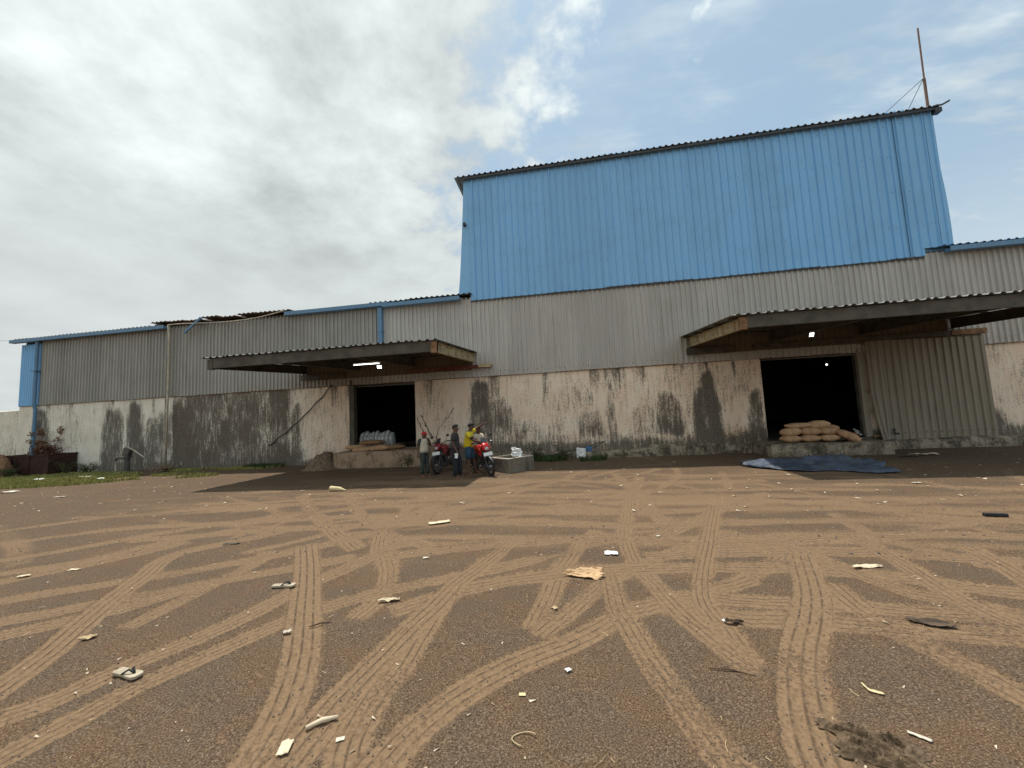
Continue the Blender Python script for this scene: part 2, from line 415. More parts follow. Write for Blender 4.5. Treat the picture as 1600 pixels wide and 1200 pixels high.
# ------------------------------------------------------------------ the yard
# tyre tracks: width in metres and the path of the tyre over the ground
TRACKS=[
 (0.31,[(-4.26,5.53),(-3.5,4.57),(-2.73,3.52),(-2.31,2.94),(-2.04,2.47),(-1.92,2.17),(-1.86,1.95)]),
 (0.26,[(-1.0,5.72),(-1.19,4.92),(-1.4,4.21),(-1.4,3.85),(-1.41,3.17),(-1.4,2.79),(-1.44,2.59),(-1.41,2.22),(-1.32,1.99)]),
 (0.30,[(-1.4,4.21),(-1.47,3.69),(-1.57,3.2),(-1.68,2.51),(-1.68,2.24),(-1.68,1.97)]),
 (0.27,[(0.84,3.98),(0.52,3.84),(0.29,3.65),(-0.16,3.24),(-0.56,2.93),(-0.92,2.55),(-1.1,2.21),(-1.16,2.01)]),
 (0.25,[(0.3,4.71),(0.31,4.37),(0.31,3.83),(0.37,3.59),(0.45,3.11),(0.54,2.76),(0.63,2.44),(0.72,2.2)]),
 (0.22,[(2.54,7.74),(2.12,6.68),(1.71,5.62),(1.36,4.75),(1.16,4.13),(1.14,3.82),(1.16,3.51),(1.15,3.22),(1.23,3.01)]),
 (0.24,[(0.76,4.32),(0.86,3.8),(0.97,3.5),(1.04,3.29),(1.13,3.1),(1.22,2.99)]),
 (0.31,[(2.68,5.35),(2.37,4.62),(2.16,4.18),(1.91,3.76),(1.65,3.37),(1.43,2.99),(1.28,2.67),(1.18,2.41),(1.13,2.23)]),
 (0.28,[(2.57,5.63),(2.69,5.35),(2.83,4.99),(2.97,4.62),(3.09,4.29),(3.33,4.12),(3.64,3.9)]),
 (0.27,[(2.5,4.55),(2.43,4.07),(2.43,3.74),(2.45,3.54),(2.53,3.31),(2.57,3.09),(2.63,2.85)]),
 (0.30,[(0.76,3.91),(1.01,3.78),(1.57,3.73),(2.05,3.7),(2.5,3.67),(2.89,3.61),(3.36,3.58)]),
 (0.25,[(3.7,6.03),(3.62,5.48),(3.55,5.01),(3.46,4.59),(3.39,4.18),(3.38,3.91),(3.41,3.63)]),
 (0.30,[(-5.04,6.58),(-5.43,5.84),(-5.86,5.36),(-6.04,4.9),(-5.65,4.29),(-5.24,3.66),(-4.91,3.18),(-4.61,2.77),(-4.36,2.3)]),
 (0.28,[(-2.61,5.7),(-2.93,4.8),(-3.16,4.13),(-3.29,3.54),(-3.46,3.04),(-3.62,2.77),(-3.71,2.51),(-3.78,2.29),(-3.97,2.1)]),
 (0.26,[(-0.48,5.1),(-1.03,4.67),(-1.54,4.37),(-2.01,4.11),(-2.41,3.82),(-2.71,3.5),(-2.95,3.17),(-3.15,2.76),(-3.28,2.52),(-3.34,2.27),(-3.38,2.09)]),
 (0.28,[(-4.14,4.45),(-4.55,3.98),(-4.77,3.63),(-4.99,3.35),(-5.25,3.14),(-5.56,2.9)]),
 (0.25,[(-4.66,5.24),(-4.42,4.76),(-4.39,4.07),(-4.38,3.65),(-4.36,3.33),(-4.35,3.1)]),
 (0.26,[(-3.72,6.77),(-3.23,6.01),(-2.75,5.16),(-2.4,4.61),(-2.17,4.1),(-2.11,3.81),(-2.13,3.62),(-2.16,3.41)]),
 (0.26,[(0.32,6.28),(0.05,5.73),(-0.22,4.79),(-0.35,3.98),(-0.45,3.35)]),
 (0.24,[(2.28,6.18),(1.55,5.61),(1.04,5.2),(0.57,4.72),(0.2,4.29),(-0.08,3.84),(-0.29,3.49),(-0.42,3.26)]),
 (0.24,[(1.01,7.81),(0.7,6.35),(0.63,5.24),(0.67,4.73),(0.76,4.32),(0.89,3.9),(1.04,3.7)]),
 (0.12,[(-0.85,4.77),(-0.38,5.1),(0.16,5.54),(0.49,5.73)]),
 (0.22,[(2.58,5.35),(2.13,4.93),(1.72,4.56),(1.26,4.17),(1.0,3.93)]),
 (0.28,[(-6.5,5.66),(-6.79,4.93),(-7.19,4.44),(-7.56,3.92)]),
 (0.28,[(-6.22,6.39),(-6.94,5.5),(-7.32,4.66),(-8.09,4.19)]),
 (0.28,[(-3.06,5.03),(-3.77,4.56),(-4.48,4.15),(-5.09,3.71),(-5.49,3.41),(-6.0,3.13)]),
 (0.25,[(1.85,4.6),(1.11,4.12),(0.71,3.68)]),
 (0.30,[(-7.26,9.24),(-5.62,7.53),(-4.25,6.19),(-3.21,5.27)]),
 (0.25,[(-3.65,8.02),(-3.29,6.19),(-2.78,5.04)]),
 (0.25,[(-6.17,9.56),(-4.55,7.5),(-3.29,6.19),(-2.04,5.3)]),
 (0.25,[(1.13,11.75),(1.24,9.35),(1.31,7.79),(1.37,6.51)]),
 (0.25,[(1.75,11.1),(1.25,8.99),(0.94,7.32)]),
 (0.25,[(3.93,8.78),(2.4,7.28),(1.52,6.34),(0.82,5.6)]),
 (0.25,[(4.18,7.22),(3.97,6.33),(3.96,5.65),(4.29,5.22),(4.43,4.63)]),
 (0.30,[(5.58,5.91),(4.62,6.03),(3.38,5.89),(2.06,5.62),(0.41,5.87),(-0.98,5.58),(-2.68,5.04)]),
 (0.30,[(4.85,5.05),(3.99,5.25),(3.05,5.36),(1.95,5.33),(0.74,5.17)]),
 (0.30,[(6.43,6.62),(4.77,6.75),(2.94,6.67),(0.97,6.52),(-1.16,6.73),(-3.49,6.56),(-5.76,6.19),(-7.79,5.65)]),
 (0.30,[(7.14,7.32),(5.25,7.39),(3.32,7.47),(1.11,7.32),(-1.27,7.39),(-3.84,7.23),(-6.35,6.81),(-8.84,6.4),(-10.28,5.45)]),
 (0.30,[(8.02,8.19),(5.83,8.18),(3.79,8.48),(1.3,8.47),(-1.5,8.84),(-4.43,8.36),(-7.51,8.06),(-10.23,7.39),(-11.72,6.2)]),
 (0.30,[(6.37,8.91),(4.08,9.11),(1.41,9.12),(-1.29,9.57),(-4.8,9.07),(-7.58,8.52)]),
 (0.30,[(4.61,10.24),(1.59,10.14),(-0.89,10.7),(-3.09,8.95),(-5.46,7.53),(-7.35,6.39),(-8.39,5.17),(-8.93,4.61)]),
 (0.30,[(-0.01,11.33),(-1.56,9.21),(-2.57,7.44),(-3.56,5.85),(-4.43,4.99),(-5.41,4.3),(-6.39,3.72),(-6.69,3.48)]),
 (0.28,[(0.87,4.11),(1.45,4.08),(2.23,4.0),(2.93,3.93),(3.66,3.87)]),
 (0.30,[(4.07,4.28),(3.62,4.46),(2.98,4.73),(2.1,4.87),(1.05,4.83),(-0.07,4.61),(-1.05,4.23),(-1.91,3.57)]),
 (0.28,[(4.66,5.66),(4.49,5.04),(4.28,4.49)]),
]
def resample(p, step=.35):
    p = np.array(p, float); q = []
    P = np.vstack([2*p[0]-p[1], p, 2*p[-1]-p[-2]])
    for i in range(1, len(P)-2):
        a, b, c, d = P[i-1:i+3]; n = max(2, int(np.linalg.norm(c-b)/step)+1)
        for t in np.linspace(0, 1, n, endpoint=False):
            q.append(.5*((2*b)+(-a+c)*t+(2*a-5*b+4*c-d)*t*t+(-a+3*b-3*c+d)*t**3))
    q.append(P[-2]); return np.array(q)

def yard():
    rows = [1.05]
    while rows[-1] < 16.6: rows.append(rows[-1]+.0072*rows[-1]**1.08)
    Yr = np.array(rows); nc = 1300; u = np.linspace(0, 1, nc)
    XL = -(3.2+2.05*Yr); XR = 3.2+1.25*Yr
    X = XL[:, None]+(XR-XL)[:, None]*u[None, :]; Y = np.repeat(Yr[:, None], nc, 1)
    x = X.ravel(); y = Y.ravel()
    z = gh(x, y)
    track = np.zeros_like(x); groove = np.zeros_like(x); lat = np.full_like(x, .5); dz = np.zeros_like(x)
    r2 = np.random.default_rng(5)
    jobs = []
    # older, blurred passes in the turning area before the doors
    for i in range(26):
        x0 = r2.uniform(-13, 9); y0 = r2.uniform(5.2, 12.5); L = r2.uniform(4, 11); a = r2.normal(0, .16)+(r2.random() < .3)*r2.normal(0, .8); k = r2.normal(0, .05)
        pts = []; px, py = x0-L/2*math.cos(a), y0-L/2*math.sin(a)
        for j in range(9):
            pts.append((px, py)); px += L/8*math.cos(a); py += L/8*math.sin(a); a += k*L/8
        jobs.append((r2.uniform(.2, .34), pts, r2.uniform(.3, .6), .3))
    for i in range(46):                     # narrower, fresher passes turning in front of the doors
        x0 = r2.uniform(-9, 9); y0 = r2.uniform(4.8, 11.5); L = r2.uniform(3, 8); a = r2.uniform(-1.5, 1.5)*(1 if i % 3 else .3); kk = r2.normal(0, .12)
        pts = []; px, py = x0-L/2*math.cos(a), y0-L/2*math.sin(a)
        for j in range(9):
            pts.append((px, py)); px += L/8*math.cos(a); py += L/8*math.sin(a); a += kk*L/8
        if min(q[1] for q in pts) > 4.4: jobs.append((r2.uniform(.11, .2), pts, r2.uniform(.55, .95), .9))
    for w, p in TRACKS[15:]+TRACKS[8:15]+TRACKS[:8]:                    # the freshest last; passes that run on beyond the view are carried on
        p = list(p)
        for end in (0, -1):
            e = np.array(p[end]); q = np.array(p[1 if end == 0 else -2])
            if e[1] < 2.4 or e[0]/e[1] > .9 or e[0]/e[1] < -1.7:
                d = (e-q)/np.linalg.norm(e-q); n = np.array([-d[1], d[0]])*r2.uniform(-.35, .35)
                ext = [tuple(e+d*k+n*k*k*.12) for k in (1.2, 2.6, 4.2)]
                p = ext[::-1]+p if end == 0 else p+ext
        jobs.append((w, p, r2.uniform(.85, 1.), 1.))
    for i in range(14):                     # and others beside the view
        x0 = r2.uniform(6, 15) if i % 2 else r2.uniform(-20, -9); y0 = r2.uniform(2, 8.5) if i % 2 else r2.uniform(1.5, 4.5); a = r2.normal(0, .7); kk = r2.normal(0, .08)
        pts = []; px, py = x0-4*math.cos(a), y0-4*math.sin(a)
        for j in range(9):
            pts.append((px, py)); px += math.cos(a); py += math.sin(a); a += kk
        pts = [q for q in pts if q[0] > 1.1*q[1]+.2 or q[0] < -2.0*q[1]-.3]
        if len(pts) > 3: jobs.append((r2.uniform(.2, .3), pts, .9, 1.))
    wob = fbm(x*11, y*11, 3)*.035; fade = fbm(x*1.6+8, y*1.6, 3)
    for w, p, s, g in jobs:
        q = resample(p)
        lo = q.min(0)-.5; hi = q.max(0)+.5
        idx = np.nonzero((x > lo[0]) & (x < hi[0]) & (y > lo[1]) & (y < hi[1]))[0]
        if not len(idx): continue
        P = np.stack([x[idx], y[idx]], 1); best = np.full(len(idx), 9.); sd = np.zeros(len(idx)); al = np.zeros(len(idx)); acc = 0
        for i in range(len(q)-1):
            a, b = q[i], q[i+1]; d = b-a; L = np.hypot(*d)
            if L < 1e-6: continue
            m = (np.abs(P[:, 0]-(a[0]+b[0])/2) < L/2+.4) & (np.abs(P[:, 1]-(a[1]+b[1])/2) < L/2+.4)
            k = np.nonzero(m)[0]; R = P[k]-a; t = np.clip((R@d)/L**2, 0, 1)
            e = R-t[:, None]*d; dist = np.hypot(e[:, 0], e[:, 1]); up = dist < best[k]
            kk = k[up]; best[kk] = dist[up]; sd[kk] = (d[0]*R[:, 1]-d[1]*R[:, 0])[up]/L; al[kk] = acc+t[up]*L
            acc += L
        tot = acc
        near = best < w
        ii = idx[near]; sdn = sd[near]; aln = al[near]; bn = best[near]
        ends = sstep(aln, -.02, .12)*sstep(tot-aln, -.02, .12)
        mask = (1-sstep(bn+wob[ii], w*.5-.022-.008*y[ii], w*.5+.022+.008*y[ii]))*s*ends*(.66+.34*sstep(fade[ii], -.22, .08))*(1-.25*sstep(y[ii], 4.5, 9))
        mask = np.where(bn < .4*w+.6*w, mask, 0)
        c = sdn/(w*.5)                      # -1..1 across the tyre
        gw = .0135/(w*.5)
        gl = np.zeros_like(c)
        for gc in ((-.5, 0., .5) if w > .2 else (0.,)):
            gl = np.maximum(gl, np.exp(-((c-gc+wob[ii]*.25)/gw)**2))
        lug = .5+.5*np.sin(aln*2*math.pi/.055+np.sign(c)*1.2)
        newer = mask > .35
        groove[ii] = np.where(newer, mask*g, groove[ii]*(1-mask)); lat[ii] = np.where(newer, c*2*(1 if w > .2 else .5), lat[ii])
        gl = gl*(1-sstep(y[ii], 2.6, 3.8))
        dz[ii] = np.where(newer, -.010*mask+.011*gl*g*mask, dz[ii])
        rim = np.exp(-((np.abs(sdn)-w*.5-.02)/.022)**2)*.007*s*ends
        dz[ii] = np.where(newer, dz[ii], np.maximum(dz[ii], rim))
        track[ii] = np.maximum(track[ii], mask)
    # broad dust: the middle of the yard is churned to fine tan dust, the left and the near ground is grit
    streak = fbm(x*.35+3, y*1.9, 4)
    sand = .27*sstep(y, 4.2, 7.2)*(1-.75*sstep(y, 12.0, 14.5))*sstep(x, -15, -5.0)*(1-.3*sstep(x, 4.5, 9)) + .10
    sand = np.clip(sand + streak*1.25*sstep(y, 3.4, 6.) + fbm(x*1.1, y*1.1, 4)*.45, 0, 1)
    z = z+dz+fbm(x*14, y*14, 2)*.006
    z *= np.where(y > 16.2, .3, 1)
    n, mrow = len(Yr), nc
    me = bpy.data.meshes.new('ground'); V = np.stack([x, y, z], 1).astype(np.float32)
    me.vertices.add(len(V)); me.vertices.foreach_set('co', V.ravel())
    i = np.arange(n-1)[:, None]*mrow+np.arange(mrow-1)[None, :]; i = i.ravel()
    F = np.stack([i, i+1, i+1+mrow, i+mrow], 1).astype(np.int32)
    me.loops.add(F.size); me.loops.foreach_set('vertex_index', F.ravel())
    me.polygons.add(len(F)); me.polygons.foreach_set('loop_start', np.arange(0, F.size, 4, dtype=np.int32)); me.polygons.foreach_set('loop_total', np.full(len(F), 4, np.int32))
    me.update(calc_edges=True); me.polygons.foreach_set('use_smooth', np.ones(len(F), bool))
    for nm, a in (('track', track), ('groove', groove), ('lat', lat), ('sand', sand)):
        at = me.attributes.new(nm, 'FLOAT', 'POINT'); at.data.foreach_set('value', a.astype(np.float32))
    me.materials.append(M['yard_ground'])
    o = link('ground', me); tag(o, kind='structure')
    # land beyond the yard, a few centimetres lower
    m = MB(); s = 900
    m.add([(-s, -s, -.045), (s, -s, -.045), (s, s, -.045), (-s, s, -.045)], [(0, 1, 2, 3)])
    tag(m.build('terrain', 'yard_ground'), kind='structure')
yard()

# ------------------------------------------------------------------ warehouse
WY = 16.3                              # front face of the masonry wall
ware = empty('warehouse', (0, WY, 0))
tag(ware, 'long grey metal clad warehouse with stained pink wall base and tall blue upper block', 'warehouse')
def part(mb, name, mat, parent=None, smooth=False, auto=None):
    """builds a part from world coordinates under the warehouse"""
    o = mb.build(name, mat, parent or ware, smooth, auto)
    if (parent or ware) is ware: o.location = (0, -WY, 0)
    return o
D1 = (-10.12, -7.03, .66, 3.95); D2 = (7.5, 10.98, .42, 3.97)

def front_wall():
    g = .06
    xs = np.arange(-30, 26.01, g); zs = np.arange(-.1, 3.72, g)
    for e in (D1[0], D1[1], D2[0], D2[1]): xs[np.argmin(abs(xs-e))] = e
    for e in (D1[2], D2[2]): zs[np.argmin(abs(zs-e))] = e
    X, Z = np.meshgrid(xs, zs); x = X.ravel(); z = Z.ravel()
    yy = WY + fbm(x*.7, z*.7, 3)*.03 + fbm(x*3, z*3, 2)*.012
    st = np.zeros_like(x)
    n1 = fbm(x*1.3, z*.5, 4); n2 = fbm(x*3.1+5, z*.8, 3); n3 = fbm(x*.8+50, z*.8, 3); n4 = fbm(x*1.7+9, z*1.2+3, 4)
    def col(cx, w, top, bot, a=1., taper=.0, soft=.25):
        """runoff stain hanging at cx between two heights, widening downwards by taper"""
        nonlocal st
        ww = w*(1+taper*np.clip((top-z)/3.5, 0, 1))*(.30+.70*sstep(top-z, -.1, 1.1)) + n2*.5*w; soft = soft*1.7
        m = (1-sstep(abs(x-cx+n1*.25), ww*.5, ww*.5+soft))*sstep(top-z+n2*.5, 0, .5)*sstep(z-bot+n2*.6, -.1, .5)
        st = np.maximum(st, a*m*(1.0+n4*.9))
    col(-28.45, .55, 3.75, -1, .85, 1.3); col(-29.2, .6, 1.4, -1, .55)
    col(-23.7, .55, 3.55, -1, .75, 1.2, .3); col(-22.35, .35, 3.75, -1, .8, 2.2, .3); col(-21.2, .6, 2.9, -1, .6, .6, .4); col(-20.5, .5, 3.2, -1, .62, .4, .3)
    big = sstep(x, -20.2, -19.9)*(1-sstep(x+n1*.5, -13.6, -13.0))
    st = np.maximum(st, big*(.80+n3*.7+n1*.6+n4*.5))
    col(-13.05, .25, 3.2, -1, .6, .3); col(-13.9, 1.2, 1.0, -1, .8)
    col(-3.95, .45, 3.75, -1, .80, .7, .26); col(-3.35, .8, 2.9, -1, .62, .8, .4); col(-2.3, 1.0, 1.9, -1, .52, .6, .6); col(-4.1, .3, 1.7, -1, .5, .3)
    col(.72, .55, 2.2, .55, .62, .5, .35); col(.72, .2, 3.0, 1.8, .42); col(.6, .12, 3.7, 3.2, .7); col(1.62, .10, 3.4, .3, .55, 1.6, .12); col(1.4, .8, 1.2, .2, .5, .3, .5)
    col(-.6, 1.4, 1.3, .2, .42, .2, .6)
    col(2.95, .5, 2.3, .5, .48, 1., .4); col(3.9, .55, 2.85, .5, .80, .6, .25); col(3.3, 1.3, 1.3, .5, .58, .2, .4)
    col(5.38, .62, 3.1, .0, 1.0, .5, .2); col(5.45, .25, 3.5, 2., .8, .9)
    col(7.2, .26, 2.8, -1, .85, .7, .14); col(6.9, .5, 1.0, -1, .6)
    col(15.0, .5, 1.6, -1, .75, .4); col(16., 1.6, .85, -1, .7, .2); col(18.5, .6, 3.0, -1, .8, .6); col(21., .5, 3.4, -1, .8, .6)
    drip = sstep(fbm(x*2.0+31, z*.15, 3), .03, .16)*np.exp(-np.clip(3.7-z, 0, 9)/(.9+1.2*vnoise(x*1.3, z*0)))*.75
    st = np.maximum(st, drip)
    # rising damp along the foot of the wall
    hgt = np.where(x < -20, .45, np.where(x < -13, .7, np.where(x < -7, .35, np.where(x < 7.6, .85, .8))))+n1*.9
    st = np.maximum(st, .80*(1-sstep(z, hgt*.55, hgt+.25))*(x > -27.5))
    st = np.maximum(st, .26+n3*.6+n4*.35)*np.where(x < -24.5, .75, 1)
    st = np.clip(st, 0, 1.1)
    pale = 1-sstep(x+n3*2, -14, -11); brown = big*1.
    warm = np.clip((1-sstep(abs(x-6.35+n2*.3), .3, .75))*(1-sstep(z, .6, 1.3))*1.1, 0, 1)
    warm = np.maximum(warm, .35*(1-sstep(z, .3, .9))*(x > -12)*(x < -9))
    nx, nz = len(xs), len(zs); F = []
    for j in range(nz-1):
        zc = (zs[j]+zs[j+1])/2
        for i in range(nx-1):
            xc = (xs[i]+xs[i+1])/2
            if (D1[0] < xc < D1[1] and zc > D1[2]) or (D2[0] < xc < D2[1] and zc > D2[2]): continue
            a = j*nx+i; F.append((a, a+1, a+1+nx, a+nx))
    me = bpy.data.meshes.new('masonry_wall'); me.from_pydata(np.stack([x, yy, z], 1).tolist(), [], F); me.update()
    for nm, a in (('stain', st), ('pale', pale), ('brown', brown), ('warm', warm)):
        at = me.attributes.new(nm, 'FLOAT', 'POINT'); at.data.foreach_set('value', a.astype(np.float32))
    me.materials.append(M['limewash_concrete'])
    me.polygons.foreach_set('use_smooth', np.ones(len(me.polygons), bool))
    o = link('masonry_wall', me, ware); o.location = (0, -WY, 0)
    # reveals of the two doorways
    for D in (D1, D2):
        m = MB(); w = .38
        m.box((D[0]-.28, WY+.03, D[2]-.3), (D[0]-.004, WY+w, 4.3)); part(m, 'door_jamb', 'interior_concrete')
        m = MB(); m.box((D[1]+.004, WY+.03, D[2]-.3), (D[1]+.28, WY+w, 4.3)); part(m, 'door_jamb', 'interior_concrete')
    m = MB(); m.box((D1[0]-.14, WY-.05, D1[2]+.02), (D1[0]+.10, WY+.06, 3.86)); part(m, 'door_guide', 'painted_beam')
    m = MB(); m.box((D2[1]-.10, WY-.07, D2[2]+.02), (D2[1]+.10, WY+.06, 3.80), (0, 0, 0), (0, 0, 0)); part(m, 'door_guide', 'door_sheet')
    # shell behind: inner leaf, side walls, rear wall, floor
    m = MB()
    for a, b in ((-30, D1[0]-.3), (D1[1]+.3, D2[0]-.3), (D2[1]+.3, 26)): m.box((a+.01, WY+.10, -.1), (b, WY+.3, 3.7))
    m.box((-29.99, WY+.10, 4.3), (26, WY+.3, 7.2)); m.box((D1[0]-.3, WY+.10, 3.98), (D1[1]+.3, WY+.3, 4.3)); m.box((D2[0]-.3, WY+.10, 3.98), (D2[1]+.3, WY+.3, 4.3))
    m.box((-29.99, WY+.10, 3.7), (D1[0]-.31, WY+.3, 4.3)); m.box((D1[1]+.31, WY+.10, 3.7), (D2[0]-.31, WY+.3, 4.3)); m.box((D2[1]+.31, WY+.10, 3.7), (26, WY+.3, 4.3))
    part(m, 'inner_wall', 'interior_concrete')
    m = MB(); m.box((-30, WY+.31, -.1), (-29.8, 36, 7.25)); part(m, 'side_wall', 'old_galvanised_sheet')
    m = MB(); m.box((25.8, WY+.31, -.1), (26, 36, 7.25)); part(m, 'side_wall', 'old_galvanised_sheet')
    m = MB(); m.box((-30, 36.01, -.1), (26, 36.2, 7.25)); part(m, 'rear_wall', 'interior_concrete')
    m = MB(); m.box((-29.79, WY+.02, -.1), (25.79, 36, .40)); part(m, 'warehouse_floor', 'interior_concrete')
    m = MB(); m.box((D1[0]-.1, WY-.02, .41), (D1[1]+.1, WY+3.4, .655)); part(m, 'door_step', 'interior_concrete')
front_wall()

def cracks():
    for pts, r in (([(-6.75, 2.1), (-6.6, 1.75), (-6.45, 1.45), (-6.35, 1.2), (-6.2, 1.05)], .028),
                   ([(-5.2, 2.35), (-5.5, 1.95), (-5.8, 1.6), (-5.95, 1.45), (-6.05, 1.1), (-6.15, .85)], .022),
                   ([(-6.35, 1.78), (-6.0, 1.86), (-5.6, 1.92), (-5.35, 1.9)], .016),
                   ([(-6.95, 2.0), (-6.8, 1.6), (-6.6, 1.2), (-6.5, .9)], .016)):
        P = []
        for i in range(len(pts)-1):
            for t in np.linspace(0, 1, 7, endpoint=False):
                P.append((pts[i][0]*(1-t)+pts[i+1][0]*t, pts[i][1]*(1-t)+pts[i+1][1]*t))
        P.append(pts[-1]); m = MB(); v = []; f = []
        for i, (a, b) in enumerate(P):
            w = r*random.uniform(.3, 1.3); j = random.uniform(-.03, .03)
            v += [(a-w+j, WY-.018, b-w*.4), (a+w+j, WY-.018, b+w*.4)]
            if i: f.append((2*i-2, 2*i-1, 2*i+1, 2*i))
        m.add(v, f); part(m, 'wall_crack', 'crack_dark')
cracks()

def profile(width, pitch, depth, base=.55, top=.2, n=None):
    """trapezoid corrugation, points (x, out)"""
    n = n or round(width/pitch); p = []
    a = pitch*base; t = pitch*top; s = (pitch-a-t)/2
    for i in range(n):
        x = i*pitch; p += [(x, 0), (x+a, 0), (x+a+s, depth), (x+a+s+t, depth)]
    p.append((n*pitch, 0)); p.append((n*pitch+a*.3, .0)); return p
def sheet_mesh(name, prof, h, mat, th=.003, rows=1):
    """standing sheet: x across, -y out, z up"""
    v = []; f = []; n = len(prof)
    for j in range(rows+1):
        for (x, d) in prof: v.append((x, -d, h*j/rows))
    for j in range(rows):
        for i in range(n-1): f.append((j*n+i, j*n+i+1, (j+1)*n+i+1, (j+1)*n+i))
    k = len(v); v += [(x, y+th, z) for x, y, z in v]
    f += [tuple(q+k for q in reversed(t)) for t in f]
    for i in range(n-1):
        f.append((i+1, i, k+i, k+i+1)); b = rows*n; f.append((b+i, b+i+1, k+b+i+1, k+b+i))
    me = bpy.data.meshes.new(name); me.from_pydata(v, [], f); me.update(); me.materials.append(M[mat]); return me
def roof_mesh(name, prof, L, rise, mat, th=.003):
    """lying sheet: x across, runs back along +y rising by rise, ribs up"""
    v = []; f = []; n = len(prof)
    for j in range(2):
        for (x, d) in prof: v.append((x, L*j, rise*j+d))
    for i in range(n-1): f.append((i, i+1, n+i+1, n+i))
    k = len(v); v += [(x, y, z-th) for x, y, z in v]; f += [tuple(q+k for q in reversed(t)) for t in f]
    for i in range(n-1): f.append((i+1, i, k+i, k+i+1)); f.append((n+i, n+i+1, k+n+i+1, k+n+i))
    me = bpy.data.meshes.new(name); me.from_pydata(v, [], f); me.update(); me.materials.append(M[mat]); return me

def cladding():
    P = profile(1., .2, .062, .60, .20)
    for q in range(1): pass
    me_g = sheet_mesh('cladding_sheet', P, 3.62, 'galvanised_sheet'); me_o = sheet_mesh('cladding_sheet_old', P, 3.62, 'old_galvanised_sheet')
    me_b = sheet_mesh('cladding_sheet_blue', profile(.7, .14, .03, .5, .24), 3.4, 'blue_painted_sheet')
    r = random.Random(3)
    for i in range(2): link('blue_cladding_sheet', me_b, ware, (-30+.7*i-.01*i, -.055-.003*i, 3.66))
    x = -28.6; i = 0
    while x < 25.9:
        me = me_o if x < -8.9 else me_g
        o = link('cladding_sheet', me, ware, (x, -.040-.004*(i % 2)-r.random()*.006, 3.66+r.uniform(-.018, .012)), (r.uniform(-.0015, .0015), r.uniform(-.0018, .0018), 0))
        x += 1.; i += 1
    # tall blue block
    PB = profile(1.16, .29, .055, .76, .10)
    PB[0] = (PB[0][0], 0)
    # the lap rib of each sheet is bolder
    PB = [(a, d*1.35 if i in (2, 3) else d) for i, (a, d) in enumerate(PB)]
    full = sheet_mesh('tower_sheet', PB, 5.90, 'blue_painted_sheet', rows=3)
    short = sheet_mesh('tower_sheet_short', profile(.87, .29, .055, .76, .10), 5.60, 'blue_painted_sheet', rows=3)
    x = -4.2; i = 0
    while x < 13.2:
        link('tower_sheet', full, ware, (x, -.140-.006*(i % 2), 7.12+r.uniform(-.02, .02)), (0, r.uniform(-.001, .001), 0)); x += 1.18; i += 1
    link('tower_sheet', short, ware, (13.50, -.150, 7.43))
    # corner flashings, the left one splayed outwards at its foot, the right one bowed
    m = MB(); n = 8; v = []; f = []
    for j in range(n+1):
        t = j/n; z = 7.43+5.55*t; xl = -4.76+.42*min(1, t*1.05)**.8
        v += [(xl, WY-.13, z), (-4.18, WY-.155, z), (xl, WY-.12, z), (-4.18, WY-.145, z)]
        if j:
            a = 4*(j-1); b = 4*j; f += [(a, a+1, b+1, b), (a+2, b+2, b+3, a+3), (a, b, b+2, a+2), (a+1, a+3, b+3, b+1)]
    m.add(v, f); part(m, 'corner_flashing', 'blue_painted_sheet')
    m = MB(); v = []; f = []
    for j in range(n+1):
        t = j/n; z = 7.46+5.5*t; xr = 14.40+.10*(1-t)**2+.06*math.sin(t*5)
        v += [(14.1, WY-.185, z), (xr, WY-.14, z), (14.1, WY-.175, z), (xr, WY-.13, z)]
        if j:
            a = 4*(j-1); b = 4*j; f += [(a, a+1, b+1, b), (a+2, b+2, b+3, a+3), (a, b, b+2, a+2), (a+1, a+3, b+3, b+1)]
    m.add(v, f); part(m, 'corner_flashing', 'blue_painted_sheet')
    # seam between two lots of sheets
    m = MB(); m.box((13.03, WY-.190, 7.15), (13.042, WY-.150, 12.85)); part(m, 'sheet_seam', 'blue_gutter')
    # fastener rows and the dark lap line at the foot of the blue sheets
    m = MB(); r = random.Random(9)
    for z in (8.35, 9.75, 11.2, 12.5):
        xx = -4.1
        while xx < 14.2:
            if r.random() < .62:
                a, b = xx+r.uniform(-.03, .03), z+r.uniform(-.03, .03)
                m.box((a-.009, WY-.16, b-.009), (a+.009, WY-.14, b+.009))
            xx += .29 if r.random() < .7 else .145
    tag(part(m, 'fasteners', 'dark_metal'), kind='stuff')
    m = MB(); r = random.Random(4); xx = -13.
    while xx < 25:
        if r.random() < .75 and not (-11 < xx < -7 and False):
            b = 3.86+r.uniform(-.04, .04); m.box((xx-.014, WY-.092, b-.014), (xx+.014, WY-.05, b+.014))
        xx += .2
    tag(part(m, 'fasteners', 'dark_metal'), kind='stuff')
    m = MB(); m.box((-4.2, WY-.136, 7.06), (13.5, WY-.120, 7.118)); part(m, 'lap_strip', 'dark_metal')
    m = MB(); m.box((-30, WY-.045, 3.64), (25.9, WY-.02, 3.675)); part(m, 'base_angle', 'rusty_beam')
    # the tower body behind its front sheets
    m = MB(); m.box((-4.28, WY-.06, 7.45), (-4.2, 30, 12.9)); m.box((14.30, WY-.06, 7.45), (14.38, 30, 12.9)); m.box((-4.19, 29.9, 7.2), (14.29, 30, 12.9))
    part(m, 'tower_side', 'blue_painted_sheet')
    # girts behind the blue sheets close the block
    m = MB(); m.box((-4.19, WY-.05, 7.3), (14.29, WY-.01, 12.9)); part(m, 'tower_backing', 'blue_gutter')
    m = MB(); m.box((-4.40, WY-.30, 10.60), (-4.28, WY+.05, 10.72)); part(m, 'girt_end', 'dark_metal')
cladding()

